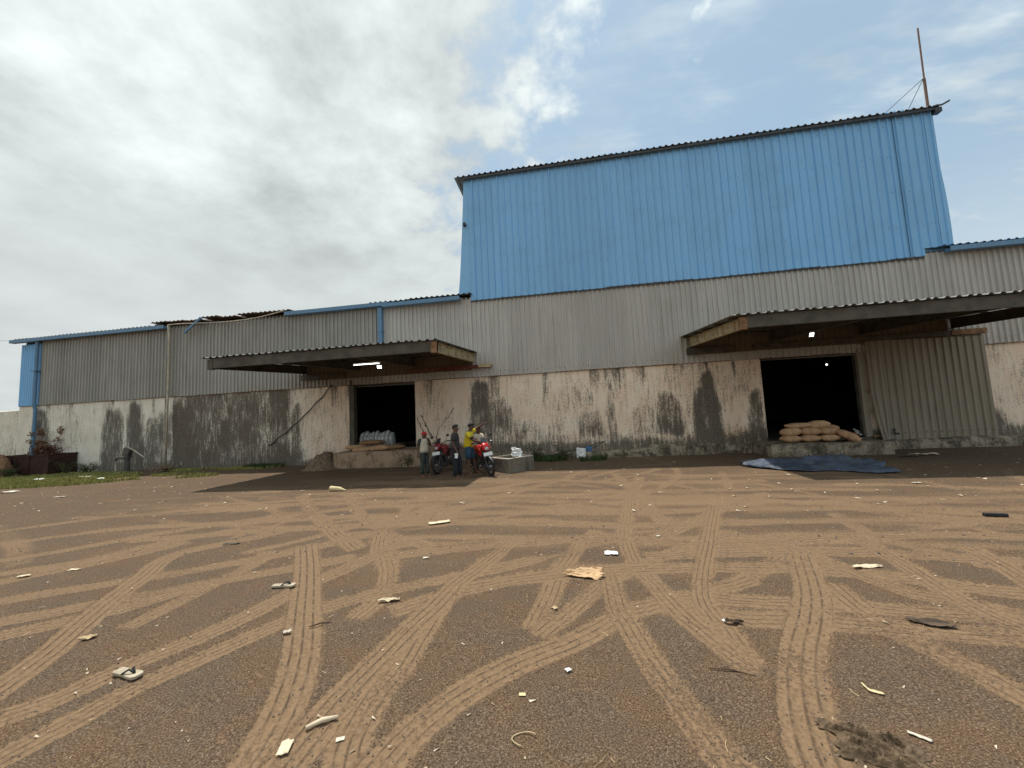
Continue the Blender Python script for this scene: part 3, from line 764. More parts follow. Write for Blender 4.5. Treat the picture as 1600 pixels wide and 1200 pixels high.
def roofs():
    r = random.Random(12)
    PR = profile(1., .25, .045, .50, .22)
    # low roof: rises gently from the eaves to the ridge
    lo = roof_mesh('roof_sheet', PR, 10.2, .78, 'roof_sheet_grey'); ru = roof_mesh('roof_sheet_rusty', PR, 10.2, .78, 'rusty_roof_sheet')
    bl = roof_mesh('roof_sheet_blue', PR, 10.2, .78, 'blue_gutter')
    x = -30.15
    while x < 25.9:
        if -5.0 < x < 13.7: x += 1.; continue
        rusty = -21.6 < x < -13.2
        me = ru if rusty else (bl if x > 13 else lo)
        o = link('roof_sheet', me, ware, (x, -.34+r.uniform(-.04, .04)*rusty, 7.36+(.11 if rusty else (.03 if x > -9.5 else -.04))+r.uniform(-.015, .015)*(1+2*rusty)))
        x += 1.
    m = MB(); m.box((-30, WY-.06, 7.22), (-4.3, WY+.3, 7.30)); m.box((14.4, WY-.06, 7.22), (25.9, WY+.3, 7.30)); part(m, 'wall_plate', 'painted_beam')
    m = MB(); m.add([(-30.1, 26.2, 8.05), (26, 26.2, 8.05), (26, 36.3, 7.2), (-30.1, 36.3, 7.2)], [(0, 1, 2, 3)]); part(m, 'rear_roof', 'roof_sheet_grey')
    m = MB(); m.add([(-4.9, WY+.15, 7.31), (14.4, WY+.15, 7.31), (14.4, 26.5, 8.0), (-4.9, 26.5, 8.0)], [(0, 1, 2, 3)]); part(m, 'roof_deck', 'roof_sheet_grey')
    m = MB(); m.box((-21.7, WY+.31, 7.1), (-13.1, WY+.36, 7.62)); part(m, 'eave_filler', 'painted_beam')
    # gable ends of the low roof
    m = MB()
    for xx in (-29.99, 25.9): m.add([(xx, WY, 7.2), (xx, 36, 7.2), (xx, 26.2, 8.0)], [(0, 1, 2)])
    part(m, 'gable', 'old_galvanised_sheet')
    # high roof
    PT = profile(1.04, .26, .055, .46, .24)
    hi = roof_mesh('tower_roof_sheet', PT, 14.2, -.5, 'roof_sheet_grey')
    x = -4.72; k = 0
    while x < 13.6:
        link('tower_roof_sheet', hi, ware, (x, -.34+r.uniform(-.02, .02), 12.88+r.uniform(-.008, .008)+.0035*(k % 3))); x += 1.012; k += 1
    m = MB(); m.box((-4.55, WY-.31, 12.77), (14.42, WY-.27, 12.86)); part(m, 'tower_eave_angle', 'dark_metal')
    m = MB(); m.box((-4.3, WY-.265, 12.80), (14.38, WY-.17, 12.84)); part(m, 'tower_soffit', 'roof_sheet_grey')
    m = MB(); m.box((14.40, WY-.33, 12.66), (14.62, WY-.12, 12.84)); part(m, 'girt_end', 'dark_metal')
    m = MB(); m.tube([(14.35, WY-.32, 12.90), (14.65, WY-.32, 12.92), (14.9, WY-.32, 13.04)], .035, 6); part(m, 'loose_flashing', 'dark_metal')
    # gutters
    def gutter(a, b, z, y=WY-.27, d=.17, w=.2, sag=0.):
        n = 6; v = []; f = []
        prof = [(0, d), (-.03, d), (-.03, 0), (w, 0), (w, d*.9), (w-.02, d*.9), (w-.02, .02), (0, .02)]
        for i in range(n+1):
            t = i/n; xx = a+(b-a)*t; zz = z-sag*math.sin(math.pi*t)
            for (dy, dz_) in prof: v.append((xx, y-w*.5+dy*1., zz+dz_))
            if i:
                q = len(prof)
                for j in range(q): f.append(((i-1)*q+j, (i-1)*q+(j+1) % q, i*q+(j+1) % q, i*q+j))
        f.append(tuple(range(len(prof)))); f.append(tuple(n*len(prof)+j for j in range(len(prof))))
        m = MB(); m.add(v, f); return part(m, 'gutter', 'blue_gutter')
    gutter(-30.3, -20.25, 7.14, sag=.0); gutter(-13.4, -8.1, 7.20); gutter(-8.35, -4.65, 7.13, WY-.30); gutter(14.15, 25.5, 7.17, WY-.28)
    # downpipes
    m = MB(); m.box((-8.64, WY-.30, 4.60), (-8.43, WY-.10, 7.16)); m.box((-8.66, WY-.32, 6.0), (-8.41, WY-.08, 6.06)); part(m, 'downpipe', 'blue_gutter')
    m = MB(); m.tube([(-28.62, WY-.22, 7.15), (-28.62, WY-.22, 3.7), (-28.60, WY-.16, 3.4), (-28.72, WY-.12, .9)], .08, 10); m.box((-28.78, WY-.34, 5.5), (-28.46, WY-.08, 5.56)); part(m, 'downpipe', 'blue_gutter')
    m = MB(); m.box((-.05, -.04, -1.2), (.05, .04, 0), (0, .95, 0), (-18.05, WY-.38, 7.5)); part(m, 'broken_gutter_piece', 'blue_gutter')
roofs()

def canopy(x0, x1, yf, zf, zw, label, pale, name='canopy'):
    """flat sheet canopy on steel cantilevers; the frame is the part, the rest its pieces"""
    dep = WY-.10-yf; sl = (zw-zf)/dep
    L = lambda y: zf+(y-yf)*sl                         # underside of the sheets
    m = MB(); y0 = yf+.10
    # front channel
    m.add([(x0+.45, y0, L(y0)-.36), (x1-.05, y0, L(y0)-.36), (x1-.05, y0, L(y0)-.02), (x0+.45, y0, L(y0)-.02),
           (x0+.45, y0+.09, L(y0)-.36), (x1-.05, y0+.09, L(y0)-.36), (x1-.05, y0+.09, L(y0)-.02), (x0+.45, y0+.09, L(y0)-.02)],
          [(0,1,2,3),(7,6,5,4),(0,4,5,1),(1,5,6,2),(2,6,7,3),(3,7,4,0)])
    fr = part(m, name, 'painted_beam'); fr['label'] = label
    def sub(mb, nm, mt):
        o = mb.build(nm, mt, fr); return o
    def beam(xc, mt, w=.14, h=.30, hf=None, nm='cantilever_beam'):
        m = MB(); ya, yb = y0+.10, WY-.10; hf = hf or h
        zt = [L(ya)-.075, L(yb)-.075]
        # I section: two flanges and a web
        for (h0, h1, ww) in ((0, .018, w), (h-.018, h, w), (.018, h-.018, .012)):
            m.add([(xc-ww/2, ya, zt[0]-h1), (xc+ww/2, ya, zt[0]-h1), (xc+ww/2, yb, zt[1]-h1*1.25), (xc-ww/2, yb, zt[1]-h1*1.25),
                   (xc-ww/2, ya, zt[0]-h0), (xc+ww/2, ya, zt[0]-h0), (xc+ww/2, yb, zt[1]-h0*1.25), (xc-ww/2, yb, zt[1]-h0*1.25)],
                  [(0,3,2,1),(4,5,6,7),(0,1,5,4),(1,2,6,5),(2,3,7,6),(3,0,4,7)])
        return sub(m, nm, mt)
    n = max(3, round((x1-x0)/2.9))
    for i in range(n+1):
        xc = x0+.35+(x1-x0-.5)*i/n
        b = beam(xc, 'cream_purlin' if i == pale % (n+1) else 'painted_beam')
        if i in (0, n):                            # stiffener plates and rusted end plate on the outer beams
            m = MB()
            for j in range(6):
                yy = y0+.5+(dep-.8)*j/5; m.box((xc-.066, yy, L(yy)-.36), (xc+.066, yy+.012, L(yy)-.095))
            sub(m, 'stiffener_plates', 'cream_purlin' if i == pale % (n+1) else 'painted_beam')
            m = MB(); m.box((xc-.10, y0-.012, L(y0)-.40), (xc+.10, y0+.11, L(y0)-.05)); sub(m, 'end_plate', 'rusty_beam' if i == pale % (n+1) else 'painted_beam')
    for j in range(5):                            # purlins
        yy = y0+.35+(dep-.6)*j/4; m = MB(); m.box((x0+.1, yy, L(yy)-.074), (x1-.1, yy+.06, L(yy)-.003)); sub(m, 'purlin', 'painted_beam')
    P = profile(1.04, .26, .045, .46, .22); me = roof_mesh('canopy_sheet', P, dep+.05, sl*(dep+.05), 'roof_sheet_grey')
    x = x0; k = 0; ns = math.ceil((x1-x0)/1.04); stp = (x1-x0-1.04)/(ns-1)
    while k < ns:
        link('canopy_sheet', me, fr, (x, yf+random.uniform(-.02, .02), zf+.003+.0035*(k % 2)+random.uniform(-.006, .006))); x += stp; k += 1
    return fr
can1 = canopy(-12.75, -4.05, 11.2, 4.36, 4.76, 'left canopy of dark corrugated sheets over the sack filled doorway', -1)
can2 = canopy(4.55, 14.2, 11.25, 4.36, 4.76, 'right canopy of dark corrugated sheets with rusty beam end', 0)
PH = profile(1., .2, .03, .60, .20); hs = sheet_mesh('canopy_shade_sheet', PH, .70, 'shade_dirt_sheet')  # added dark sheets above the doors, canopy shade painted into their colour
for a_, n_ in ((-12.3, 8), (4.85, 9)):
    for i in range(n_): link('canopy_shade_sheet', hs, ware, (a_+i, -.125-.004*(i % 2), 3.97))
m = MB(); m.box((4.72, WY-.26, 3.97), (6.5, WY-.165, 4.24)); part(m, 'wall_channel', 'painted_beam')
m = MB(); m.box((-12.6, WY-.26, 3.99), (-10.4, WY-.165, 4.24)); part(m, 'wall_channel', 'painted_beam')
m = MB(); m.box((-7.2, WY-.26, 4.02), (-3.35, WY-.165, 4.17)); part(m, 'door_rail', 'red_channel')
m = MB(); m.box((-3.95, WY-.285, 4.04), (-3.36, WY-.262, 4.19)); part(m, 'rail_end', 'cream_purlin')
m = MB(); m.box((7.2, WY-.26, 4.03), (14.98, WY-.165, 4.22)); part(m, 'door_rail', 'painted_beam')
m = MB(); m.box((13.9, WY-.285, 4.04), (15.0, WY-.262, 4.23)); part(m, 'rail_end', 'rusty_beam')

def shutters():
    for D, z0, nm in ((D1, 3.52, 0), (D2, 3.56, 1)):
        top = 4.62; k = 0; z = z0
        while z < 4.0:
            m = MB(); m.tube([(D[0]+.03, WY+.10, z+.045), (D[1]-.03, WY+.10, z+.045)], (.022, .052), 8, side=(0, 1, 0)); part(m, 'shutter_slat', 'shutter_steel', smooth=True, auto=40); z += .095
    for D in (D1, D2):
        m = MB(); m.tube([(D[0]-.05, WY+.40, 4.15), (D[1]+.05, WY+.40, 4.15)], .22, 14); part(m, 'shutter_drum', 'shutter_steel', smooth=True, auto=40)
shutters()

def sliding_door():
    # hung slightly out of plumb, its sheets lapped, the left one bent out at the foot
    P = profile(.96, .24, .045, .42, .3)
    root = None; H = 3.72
    m = MB(); m.box((11.05, WY-.165, .42), (14.85, WY-.145, .50)); m.box((11.05, WY-.165, 3.9), (14.95, WY-.145, 4.0)); m.box((11.05, WY-.165, 2.1), (14.9, WY-.145, 2.18))
    fr = part(m, 'sliding_door', 'rusty_beam'); fr['label'] = 'corrugated sheet sliding door slid open and hanging askew'
    x = 11.10
    for i in range(4):
        me = sheet_mesh('door_sheet', P, H-.03*i, 'door_sheet', rows=4)
        o = link('door_sheet', me, fr, (x-(.0 if i else .0), WY-.19-.006*(i % 2), .31+.01*i), (0, -.0+(.006 if i < 3 else .0), 0))
        if i == 0:
            for v in me.vertices:
                t = max(0, (1.9-v.co.z)/1.9)
                if v.co.x < .35: v.co.x += .17*t*t; v.co.y -= .10*t*(1-v.co.x/.5)
        x += .96-.012
    m = MB()
    for i in range(16):
        a = 11.3+i*.23; m.box((a, WY-.262, .55), (a+.05, WY-.255, .575))
    tag(part(m, 'bolt_row', 'dark_metal'), kind='stuff')
    m = MB(); r = random.Random(2)
    for i in range(12):
        a = 11.35+i*.29; b = 2.15+r.uniform(-.03, .03); m.box((a, WY-.262, b), (a+.022, WY-.255, b+.022))
    tag(part(m, 'bolt_row', 'dark_metal'), kind='stuff')
    for (a, b, w, h) in ((11.62, .68, .09, .05), (11.66, .50, .16, .07), (11.64, .56, .05, .14)):
        m = MB(); m.box((a, WY-.262, b), (a+w, WY-.256, b+h)); part(m, 'torn_hole', 'wire_dark')
sliding_door()

def rough_block(name, mat, x0, x1, y0, y1, z, amp=.05, parent=True, g=.11, zf=None, seed=0):
    """weathered masonry block with a worn uneven top and front edge"""
    nx = max(4, int((x1-x0)/g)); ny = max(3, int((y1-y0)/g)); nzz = max(3, int(z/g)); v = []; f = []
    path = [(0, j/nzz) for j in range(nzz)] + [(i/ny, 1) for i in range(ny+1)]
    for i in range(nx+1):
        xx = x0+(x1-x0)*i/nx
        for (a, b) in path:
            yy = y0+(y1-y0)*a; zz = -.08+(z+.08)*b
            nz_ = float(fbm(xx*1.9+seed, (yy+zz)*1.9, 4)); e = float(fbm(xx*.8+seed, 3.3, 3))
            if zf: zz = -.08+(zf(xx)+.08)*b
            yy2 = yy+amp*1.6*nz_*(1-a)+(.06*b*b*(a == 0))
            zz2 = zz+amp*(nz_*1.2+e)*b*(1 if a < .97 else .3)-(.03 if (a == 0 and b > .99) else 0)
            v.append((xx, yy2, zz2))
    n = len(path)
    for i in range(nx):
        for j in range(n-1): f.append((i*n+j, (i+1)*n+j, (i+1)*n+j+1, i*n+j+1))
    k = len(v); 
    for i in (0, nx):                                # ends
        c = [i*n+j for j in range(n)]; xx = v[i*n][0]; v.append((xx, y1, -.08)); f.append(tuple(c+[len(v)-1]))
    m = MB(); m.add(v, f)
    return part(m, name, mat, smooth=True, auto=50) if parent else m.build(name, mat, None, True, 50)
rough_block('loading_platform', 'platform_concrete', -10.0, -6.05, 14.62, WY-.03, .66, .07, seed=1)
rough_block('loading_platform', 'mould_concrete', 6.75, 10.45, 14.45, WY-.03, .42, .06, seed=5)
rough_block('wall_plinth', 'mould_concrete', -3.9, 6.72, 15.86, WY-.03, .38, .09, zf=lambda x: .30+.22*float(fbm(x*.6, 7, 3))+.1*(x > 3), seed=9)
rough_block('wall_plinth', 'mould_concrete', 10.47, 18.5, 15.75, WY-.03, .32, .09, seed=12)

# ------------------------------------------------------------------ fixtures on and beside the warehouse
def mast():
    t = empty('roof_mast', (14.72, WY+.3, 12.85)); tag(t, 'thin steel mast standing on the right end of the blue roof', 'mast')
    m = MB(); m.tube([(0, 0, 0), (.02, 0, 1.7)], .045, 8); m.build('pole', 'mast_steel', t)
    m = MB(); m.tube([(.02, 0, 1.6), (.06, 0, 3.9)], .028, 8); m.build('pole', 'mast_steel', t)
    for dx in (-1.95, -.86):
        m = MB(); m.tube([(.0, 0, 1.72), (dx, .05, .12)], .012, 5); m.build('stay_wire', 'wire_dark', t)
mast()

def flood(x, y, z, label, w=.2, ry=0.):
    t = empty('floodlight', (x, y, z)); tag(t, label, 'lamp')
    m = MB(); m.box((-w/2-.02, -.03, -.06), (w/2+.02, .06, .09), (.5, 0, ry), (0, 0, 0)); m.build('housing', 'dark_metal', t)
    m = MB(); m.box((-w/2, -.036, -.05), (w/2, -.032, .075), (.5, 0, ry), (0, 0, 0)); m.build('lens', 'lamp_glow', t)
    m = MB(); m.tube([(-.06, .03, .03), (-.06, .05, .36)], .012, 6); m.tube([(.06, .03, .03), (.06, .05, .36)], .012, 6); m.build('bracket', 'dark_metal', t)
flood(8.1, 14.0, 4.1, 'lit round floodlight under the right canopy above the jute sacks', .13)
flood(-7.5, 14.0, 4.06, 'small lit floodlight under the left canopy beside the tube light', .17, .2)
t = empty('tube_light', (-8.08, 14.05, 4.22)); tag(t, 'lit white tube light under the left canopy', 'lamp')
m = MB(); m.tube([(-.56, 0, 0), (.56, 0, .0)], .016, 8); m.build('tube', 'lamp_glow', t)
m = MB(); m.box((-.6, .0, .022), (.6, .05, .07)); m.box((-.6, -.03, -.03), (-.562, .04, .05)); m.box((.562, -.03, -.03), (.6, .04, .05)); m.build('batten', 'white_plastic', t)
m = MB(); m.tube([(-.4, .02, .07), (-.4, .02, .25)], .01, 5); m.tube([(.4, .02, .07), (.4, .02, .25)], .01, 5); m.build('hanger', 'wire_dark', t)
t = empty('hanging_bulb', (13.3, 22, 3.75)); tag(t, 'tiny lit bulb deep inside the right doorway', 'lamp')
m = MB(); m.ball((0, 0, 0), .05); m.build('bulb', 'bulb_glow', t, True); m = MB(); m.tube([(0, 0, .06), (0, 0, 3.9)], .01, 5); m.build('flex', 'wire_dark', t)

# pale pipe standing against the wall, loose cable along the eaves, hanging cable
m = MB(); m.tube([(-20.02, WY-.30, .02), (-20.03, WY-.28, 3.5), (-20.05, WY-.26, 5.2), (-19.98, WY-.33, 6.6), (-20.0, WY-.36, 7.3)], .05, 8)
tag(m.build('standpipe', 'pipe_pale', None, True), 'thin pale pipe running up the wall to the eaves', 'pipe')
P = [(-20.0, WY-.40, 7.28)]+[(-20+6.6*t, WY-.40, 7.30-.34*math.sin(math.pi*min(1, t*1.0))*(.2+.8*t)+.12*t) for t in np.linspace(.08, 1, 16)]
m = MB(); m.tube(P, .028, 6); tag(m.build('slack_cable', 'pipe_pale', None, True), 'slack pale cable drooping along the eaves where the gutter is missing', 'cable')
P = []
for i, t in enumerate(np.linspace(0, 1, 26)):
    P.append((-11.1-3.4*t, WY-.06-.02*math.sin(i), 3.72-2.75*t-.18*math.sin(math.pi*t)+.03*math.sin(i*1.3)))
m = MB(); m.tube(P, .025, 6); tag(m.build('hanging_cable', 'wire_dark', None, True), 'black cable slanting down the wall left of the left doorway', 'cable')
# overhead line off to the left with its support poles
t = empty('overhead_line', (-95, 48, 0)); tag(t, 'thin overhead wire crossing the sky left of the roof', 'wire')
P = [(-95+95*s, 48-18*s, 18.6-7.0*s-6*s*(1-s)) for s in np.linspace(0, 1, 30)]
m = MB(); m.tube([(a+95, b-48, c) for a, b, c in P], .022, 5); m.build('wire', 'wire_dark', t)
m = MB(); m.tube([(0, 0, -.1), (0, 0, 18.7)], [.16, .10], 8); m.tube([(95, -18, -.1), (95, -18, 11.7)], [.16, .10], 8); m.build('pole', 'painted_beam', t)
m = MB(); m.ball((34.2, -6.5, P[11][2]-.12), (.16, .12, .2)); m.build('insulator', 'dark_metal', t)

# wall carrying on to the left of the warehouse
rough = MB(); v = []; f = []
for i in range(61):
    xx = -30.02-i*.5
    for (yy, zz) in ((WY+.62, -.1), (WY+.62, 1.8), (WY+.62, 3.5-.0004*i), (WY+.95, 3.55), (WY+.95, -.1)):
        v.append((xx, yy+float(fbm(xx, zz, 2))*.02, zz+(float(fbm(xx*1.2, 1, 3))*.04 if zz > 3 else 0)))
    if i:
        for j in range(4): f.append(((i-1)*5+j, (i-1)*5+j+1, i*5+j+1, i*5+j))
rough.add(v, f); bw = rough.build('boundary_wall', 'limewash_concrete', None)
a = bw.data.attributes.new('pale', 'FLOAT', 'POINT'); a.data.foreach_set('value', [1.]*len(bw.data.vertices))
a = bw.data.attributes.new('stain', 'FLOAT', 'POINT'); a.data.foreach_set('value', [.75 if p.co.z < .3 else .2 for p in bw.data.vertices])
tag(bw, 'plain pale boundary wall running on left of the warehouse', 'wall')

# ------------------------------------------------------------------ rusty tank, soil, pump
def tank():
    t = empty('rusty_tank', (-27.6, 15.7, 0)); tag(t, 'dark rusty open steel tank below the left downpipe', 'tank')
    L, W_, H = 1.75, .55, 1.04
    for nm, a, b in (('front_plate', (-L, -W_, -.03), (L, -W_+.02, H)), ('back_plate', (-L, W_-.02, -.03), (L, W_, H)), ('end_plate', (-L, -W_+.021, -.03), (-L+.02, W_-.021, H)), ('end_plate', (L-.02, -W_+.021, -.03), (L, W_-.021, H)), ('floor_plate', (-L+.021, -W_+.021, .1), (L-.021, W_-.021, .12))):
        m = MB(); m.box(a, b); m.build(nm, 'dark_rust', t)
    m = MB(); m.box((-L-.03, -W_-.03, H-.06), (L+.03, -W_-.002, H+.01)); m.box((-L-.03, W_+.002, H-.06), (L+.03, W_+.03, H+.01)); m.build('rim_angle', 'dark_rust', t)
    m = MB()
    for x in (-.6, .55): m.box((x, -W_-.04, 0), (x+.05, -W_-.002, H-.061))
    m.build('stiffener', 'dark_rust', t)
tank()
def heap(name, mat, cx, cy, rx, ry, h, label, cat, n=26, seed=0, amp=.4, kind=None):
    v = []; f = []; m = MB(); mm = 14
    for i in range(mm+1):
        r = i/mm
        for j in range(n):
            a = 2*math.pi*j/n; e = 1+.25*float(fbm(math.cos(a)*1.5+seed, math.sin(a)*1.5, 2))*2
            x = r*rx*e*math.cos(a); y = r*ry*e*math.sin(a)
            z = h*(math.cos(math.pi*r)*.5+.5)*(1+amp*float(fbm(x*3+seed, y*3, 4))*2)+float(fbm(x*9+seed, y*9, 3))*.22*h*(1-r)-.035*r
            v.append((x, y, z))
    for i in range(mm):
        for j in range(n): f.append((i*n+j, i*n+(j+1) % n, (i+1)*n+(j+1) % n, (i+1)*n+j))
    m.add(v, f); o = m.build(name, mat, None, True, None, (cx, cy, gz(cx, cy))); tag(o, label, cat, None, kind); return o
heap('soil_heap', 'soil_heap', -28.1, 14.75, .95, .6, 1.15, 'orange brown soil heap against the rusty tank', 'soil', seed=3)
heap('rubble_heap', 'rubble', -10.6, 14.9, 1.1, .9, .62, 'dark rubble heap at the left end of the left loading platform', 'rubble', seed=8, amp=.8)
heap('debris_heap', 'rubble', -29.7, 14.6, .7, .5, .28, 'low brown debris heap left of the soil heap', 'rubble', seed=18, amp=.8)
heap('plastic_heap', 'heap_navy', 15.6, 15.2, .95, .55, .42, 'dark navy plastic sheeting heaped by the wall at the right edge', 'sheeting', seed=21, amp=1.3)

def pump():
    t = empty('hand_pump', (-21.6, 15.5, 0)); tag(t, 'old hand pump with long lever before the stained wall', 'hand pump')
    m = MB(); m.box((-.19, -.14, -.03), (.19, .14, .10)); m.build('base', 'cast_iron', t)
    m = MB(); m.tube([(0, 0, .08), (0, 0, .75)], .11, 12); m.tube([(0, 0, .72), (0, 0, .76)], .19, 12); m.build('stand', 'cast_iron', t, True, 40)
    m = MB(); m.box((-.19, -.10, .76), (.16, .10, 1.17), (0, .28, 0), (-.25, 0, .05)); bevel(m.build('head', 'cast_iron', t), .02)
    m = MB(); m.tube([(-.08, 0, .70), (-.55, 0, .71), (-.68, 0, .66), (-.70, 0, .56)], [.06, .05, .05, .05], 9); m.build('spout', 'cast_iron', t, True, 40)
    m = MB(); m.tube([(.05, -.02, 1.22), (.45, -.04, 1.05), (1.05, -.06, .72)], .026, 7); m.build('lever', 'pipe_pale', t)
    m = MB(); m.tube([(-.66, 0, .03), (-.66, 0, .45)], [.035, .03], 7); m.build('drip_post', 'pipe_pale', t)
pump()
m = MB()
for (a, b, w, l, r) in ((-22.4, 14.6, .35, 2.6, .05), (-21.0, 15.0, .28, 1.5, -.1)):
    m.box((-l/2, -w/2, -.02), (l/2, w/2, .05), (0, 0, r), (a+0, b, 0.02))
tag(m.build('drain_slab', 'trough_concrete'), 'broken grey drain slabs on the grass at the foot of the hand pump', 'slab')
m = MB(); r = random.Random(31)
for i in range(9):
    m.box((-.35, -.05, 0), (.35, .05, .05), (r.uniform(-.1, .1), r.uniform(-.08, .08), r.uniform(-.5, .5)), (-19.7+r.uniform(-.5, .5), 15.6+r.uniform(-.3, .3), .02+.028*i))
tag(m.build('scrap_pile', 'rubble', None), 'small pile of dark scrap battens at the foot of the pale pipe', 'scrap')

# ------------------------------------------------------------------ plants
def blades(name, mat, regions, label, cat, h0, h1, seed, wid=.012):
    r = np.random.default_rng(seed); V = []; F = []
    for (cx, cy, rx, ry, n) in regions:
        a = r.random(n)*2*math.pi; q = np.sqrt(r.random(n)); x = cx+rx*q*np.cos(a); y = cy+ry*q*np.sin(a)
        keep = (fbm(x*.9, y*.9, 3) > -.10) & (y < WY-.1); x = x[keep]; y = y[keep]; z = gh(x, y)-.04
        for i in range(len(x)):
            h = r.uniform(h0, h1); d = r.random()*2*math.pi; l = r.uniform(.1, .7)*h; w = wid*r.uniform(.6, 1.6)
            c, s = math.cos(d), math.sin(d); k = len(V)
            V += [(x[i]-s*w, y[i]+c*w, z[i]), (x[i]+s*w, y[i]-c*w, z[i]), (x[i]+c*l*.4+s*w*.7, y[i]+s*l*.4-c*w*.7, z[i]+h*.65+.04), (x[i]+c*l, y[i]+s*l, z[i]+h+.04)]
            F += [(k, k+1, k+2), (k, k+2, k+3)]
    me = bpy.data.meshes.new(name); me.from_pydata(V, [], F); me.update(); me.materials.append(M[mat])
    o = link(name, me); tag(o, label, cat, None, 'stuff'); return o
blades('grass', 'grass', [(-28, 14.0, 9, 2.0, 26000), (-23.5, 13.2, 6, 1.9, 16000), (-18.0, 13.6, 3.5, .8, 3500), (-16.5, 15.7, 3.6, .4, 4500)], 'short yellow green grass on the ground before the left wall', 'grass', .04, .13, 1, .016)
blades('wall_grass', 'weed', [(-1.0, 15.5, 1.9, .32, 3200), (.1, 15.1, 1.1, .2, 900), (-14.2, 15.8, 1.2, .3, 900)], 'green weeds growing along the foot of the wall beside the trough', 'weeds', .05, .26, 2, .014)

def shrub(name, cx, cy, h, rad_, n_stem, n_leaf, leafmat, label, cat, seed, lw=.06, base=0):
    r = random.Random(seed); t = empty(name, (cx, cy, base)); tag(t, label, cat)
    m = MB(); tips = []
    for i in range(n_stem):
        a = r.uniform(0, 6.28); q = r.uniform(.2, 1)*rad_; p = [Vector((r.uniform(-.08, .08), r.uniform(-.08, .08), -.05))]
        hh = h*r.uniform(.55, 1.)
        for j in range(1, 6):
            s = j/5; p.append(Vector((q*s**1.3*math.cos(a)+r.uniform(-.04, .04), q*s**1.3*math.sin(a)+r.uniform(-.04, .04), hh*s)))
        m.tube(p, [.018*(1-k/6)+.004 for k in range(6)], 5); tips += p[2:]
        for j in range(3):
            b = r.choice(p[2:]); e = b+Vector((r.uniform(-.25, .25), r.uniform(-.25, .25), r.uniform(.05, .3))); m.tube([b, (b+e)/2+Vector((0, 0, .03)), e], [.008, .006, .003], 4); tips += [e, (b+e)/2]
    m.build('stems', 'stem_brown', t)
    m = MB()
    for i in range(n_leaf):
        c = r.choice(tips)+Vector((r.gauss(0, .07), r.gauss(0, .07), r.gauss(0, .06)))
        R = Euler((r.uniform(-1.2, 1.2), r.uniform(-1.2, 1.2), r.uniform(0, 6.28))).to_matrix(); w = lw*r.uniform(.5, 1.2)
        m.add([c+R @ Vector(p) for p in ((-w, 0, 0), (0, -w*.45, .01), (w*1.2, 0, -.01), (0, w*.45, .01))], [(0, 1, 2, 3)])
    tag(m.build('leaves', leafmat, t), kind='stuff'); return t
shrub('dry_shrub', -27.5, 16.0, 2.1, .62, 13, 1900, 'dry_leaf', 'dry brown shrub growing behind the rusty tank', 'shrub', 4, .075)
shrub('leafy_weed', -25.3, 15.5, .6, .32, 6, 170, 'weed', 'small dark green weed at the right end of the rusty tank', 'weed', 5, .05)
shrub('leafy_weed', -24.2, 15.7, .38, .5, 8, 170, 'weed', 'low green weed between the rusty tank and the hand pump', 'weed', 6, .05)
shrub('leafy_weed', -27.4, 14.6, .40, .75, 12, 330, 'weed', 'spreading green weed in front of the rusty tank', 'weed', 7, .05)
shrub('leafy_weed', -31.6, 13.9, .6, 1.0, 14, 420, 'weed', 'bushy green weed at the left edge of the picture', 'weed', 8, .06)
shrub('leafy_weed', -.4, 15.45, .42, .4, 8, 190, 'weed', 'green weed under the white cloth by the wall', 'weed', 9, .045)
shrub('leafy_weed', -1.5, 15.4, .40, .4, 8, 190, 'weed', 'green weed just right of the concrete trough', 'weed', 10, .045)
shrub('leafy_weed', -6.6, 14.45, .42, .16, 4, 60, 'weed', 'small green weed on the face of the left loading platform', 'weed', 11, .045)

# ------------------------------------------------------------------ trough, cloths
def trough():
    a = math.atan2(12.86-12.2, -1.60+2.14)
    t = empty('concrete_trough', (-2.13, 12.22, 0), a); tag(t, 'low grey concrete trough beside the right motorcycle', 'trough')
    L, W_, H = 1.15, 1.15, .46
    def blk(nm, x0, x1, y0, y1, z0, z1, mt='trough_concrete'):
        m = MB(); m.box((x0, y0, z0), (x1, y1, z1)); return bevel(m.build(nm, mt, t), .012)
    blk('side', 0, L, 0, .12, -.05, H); blk('side', 0, L, W_-.12, W_, -.05, H); blk('end', 0, .12, .121, W_-.121, -.05, H-.002); blk('end', L-.12, L, .121, W_-.121, -.05, H-.002)
    blk('floor', .121, L-.121, .121, W_-.121, -.05, .3)
    m = MB(); m.box((.01, .01, H+.001), (L-.01, .11, H+.014)); m.box((.015, .115, H+.001), (.105, W_-.02, H+.012)); m.box((L-.105, .115, H+.001), (L-.015, W_-.02, H+.012)); m.build('whitened_rim', 'dirty_white', t)
    return t
trough()
def cloth_sheet(name, mat, loc, rot, w, h, label, cat, amp=.03, nx=10, ny=8, seed=0, th=.004, shape=None, parent=None, kind=None):
    v = []; f = []
    for j in range(ny+1):
        for i in range(nx+1):
            a, b = i/nx-.5, j/ny-.5
            x = a*w*(1+.18*float(fbm(b*3+seed, 1, 2))*2); y = b*h*(1+.18*float(fbm(a*3+seed, 5, 2))*2)
            if shape: x, y = shape(a, b, x, y)
            v.append((x, y, amp*2*float(fbm(a*4.5+seed, b*4.5+seed*.7, 3))+amp*.7))
    for j in range(ny):
        for i in range(nx): f.append((j*(nx+1)+i, j*(nx+1)+i+1, (j+1)*(nx+1)+i+1, (j+1)*(nx+1)+i))
    m = MB(); m.add(v, f); o = m.build(name, mat, parent, True, 35, loc, rot)
    s = o.modifiers.new('thickness', 'SOLIDIFY'); s.thickness = th; s.offset = 0
    if label: tag(o, label, cat, None, kind)
    return o
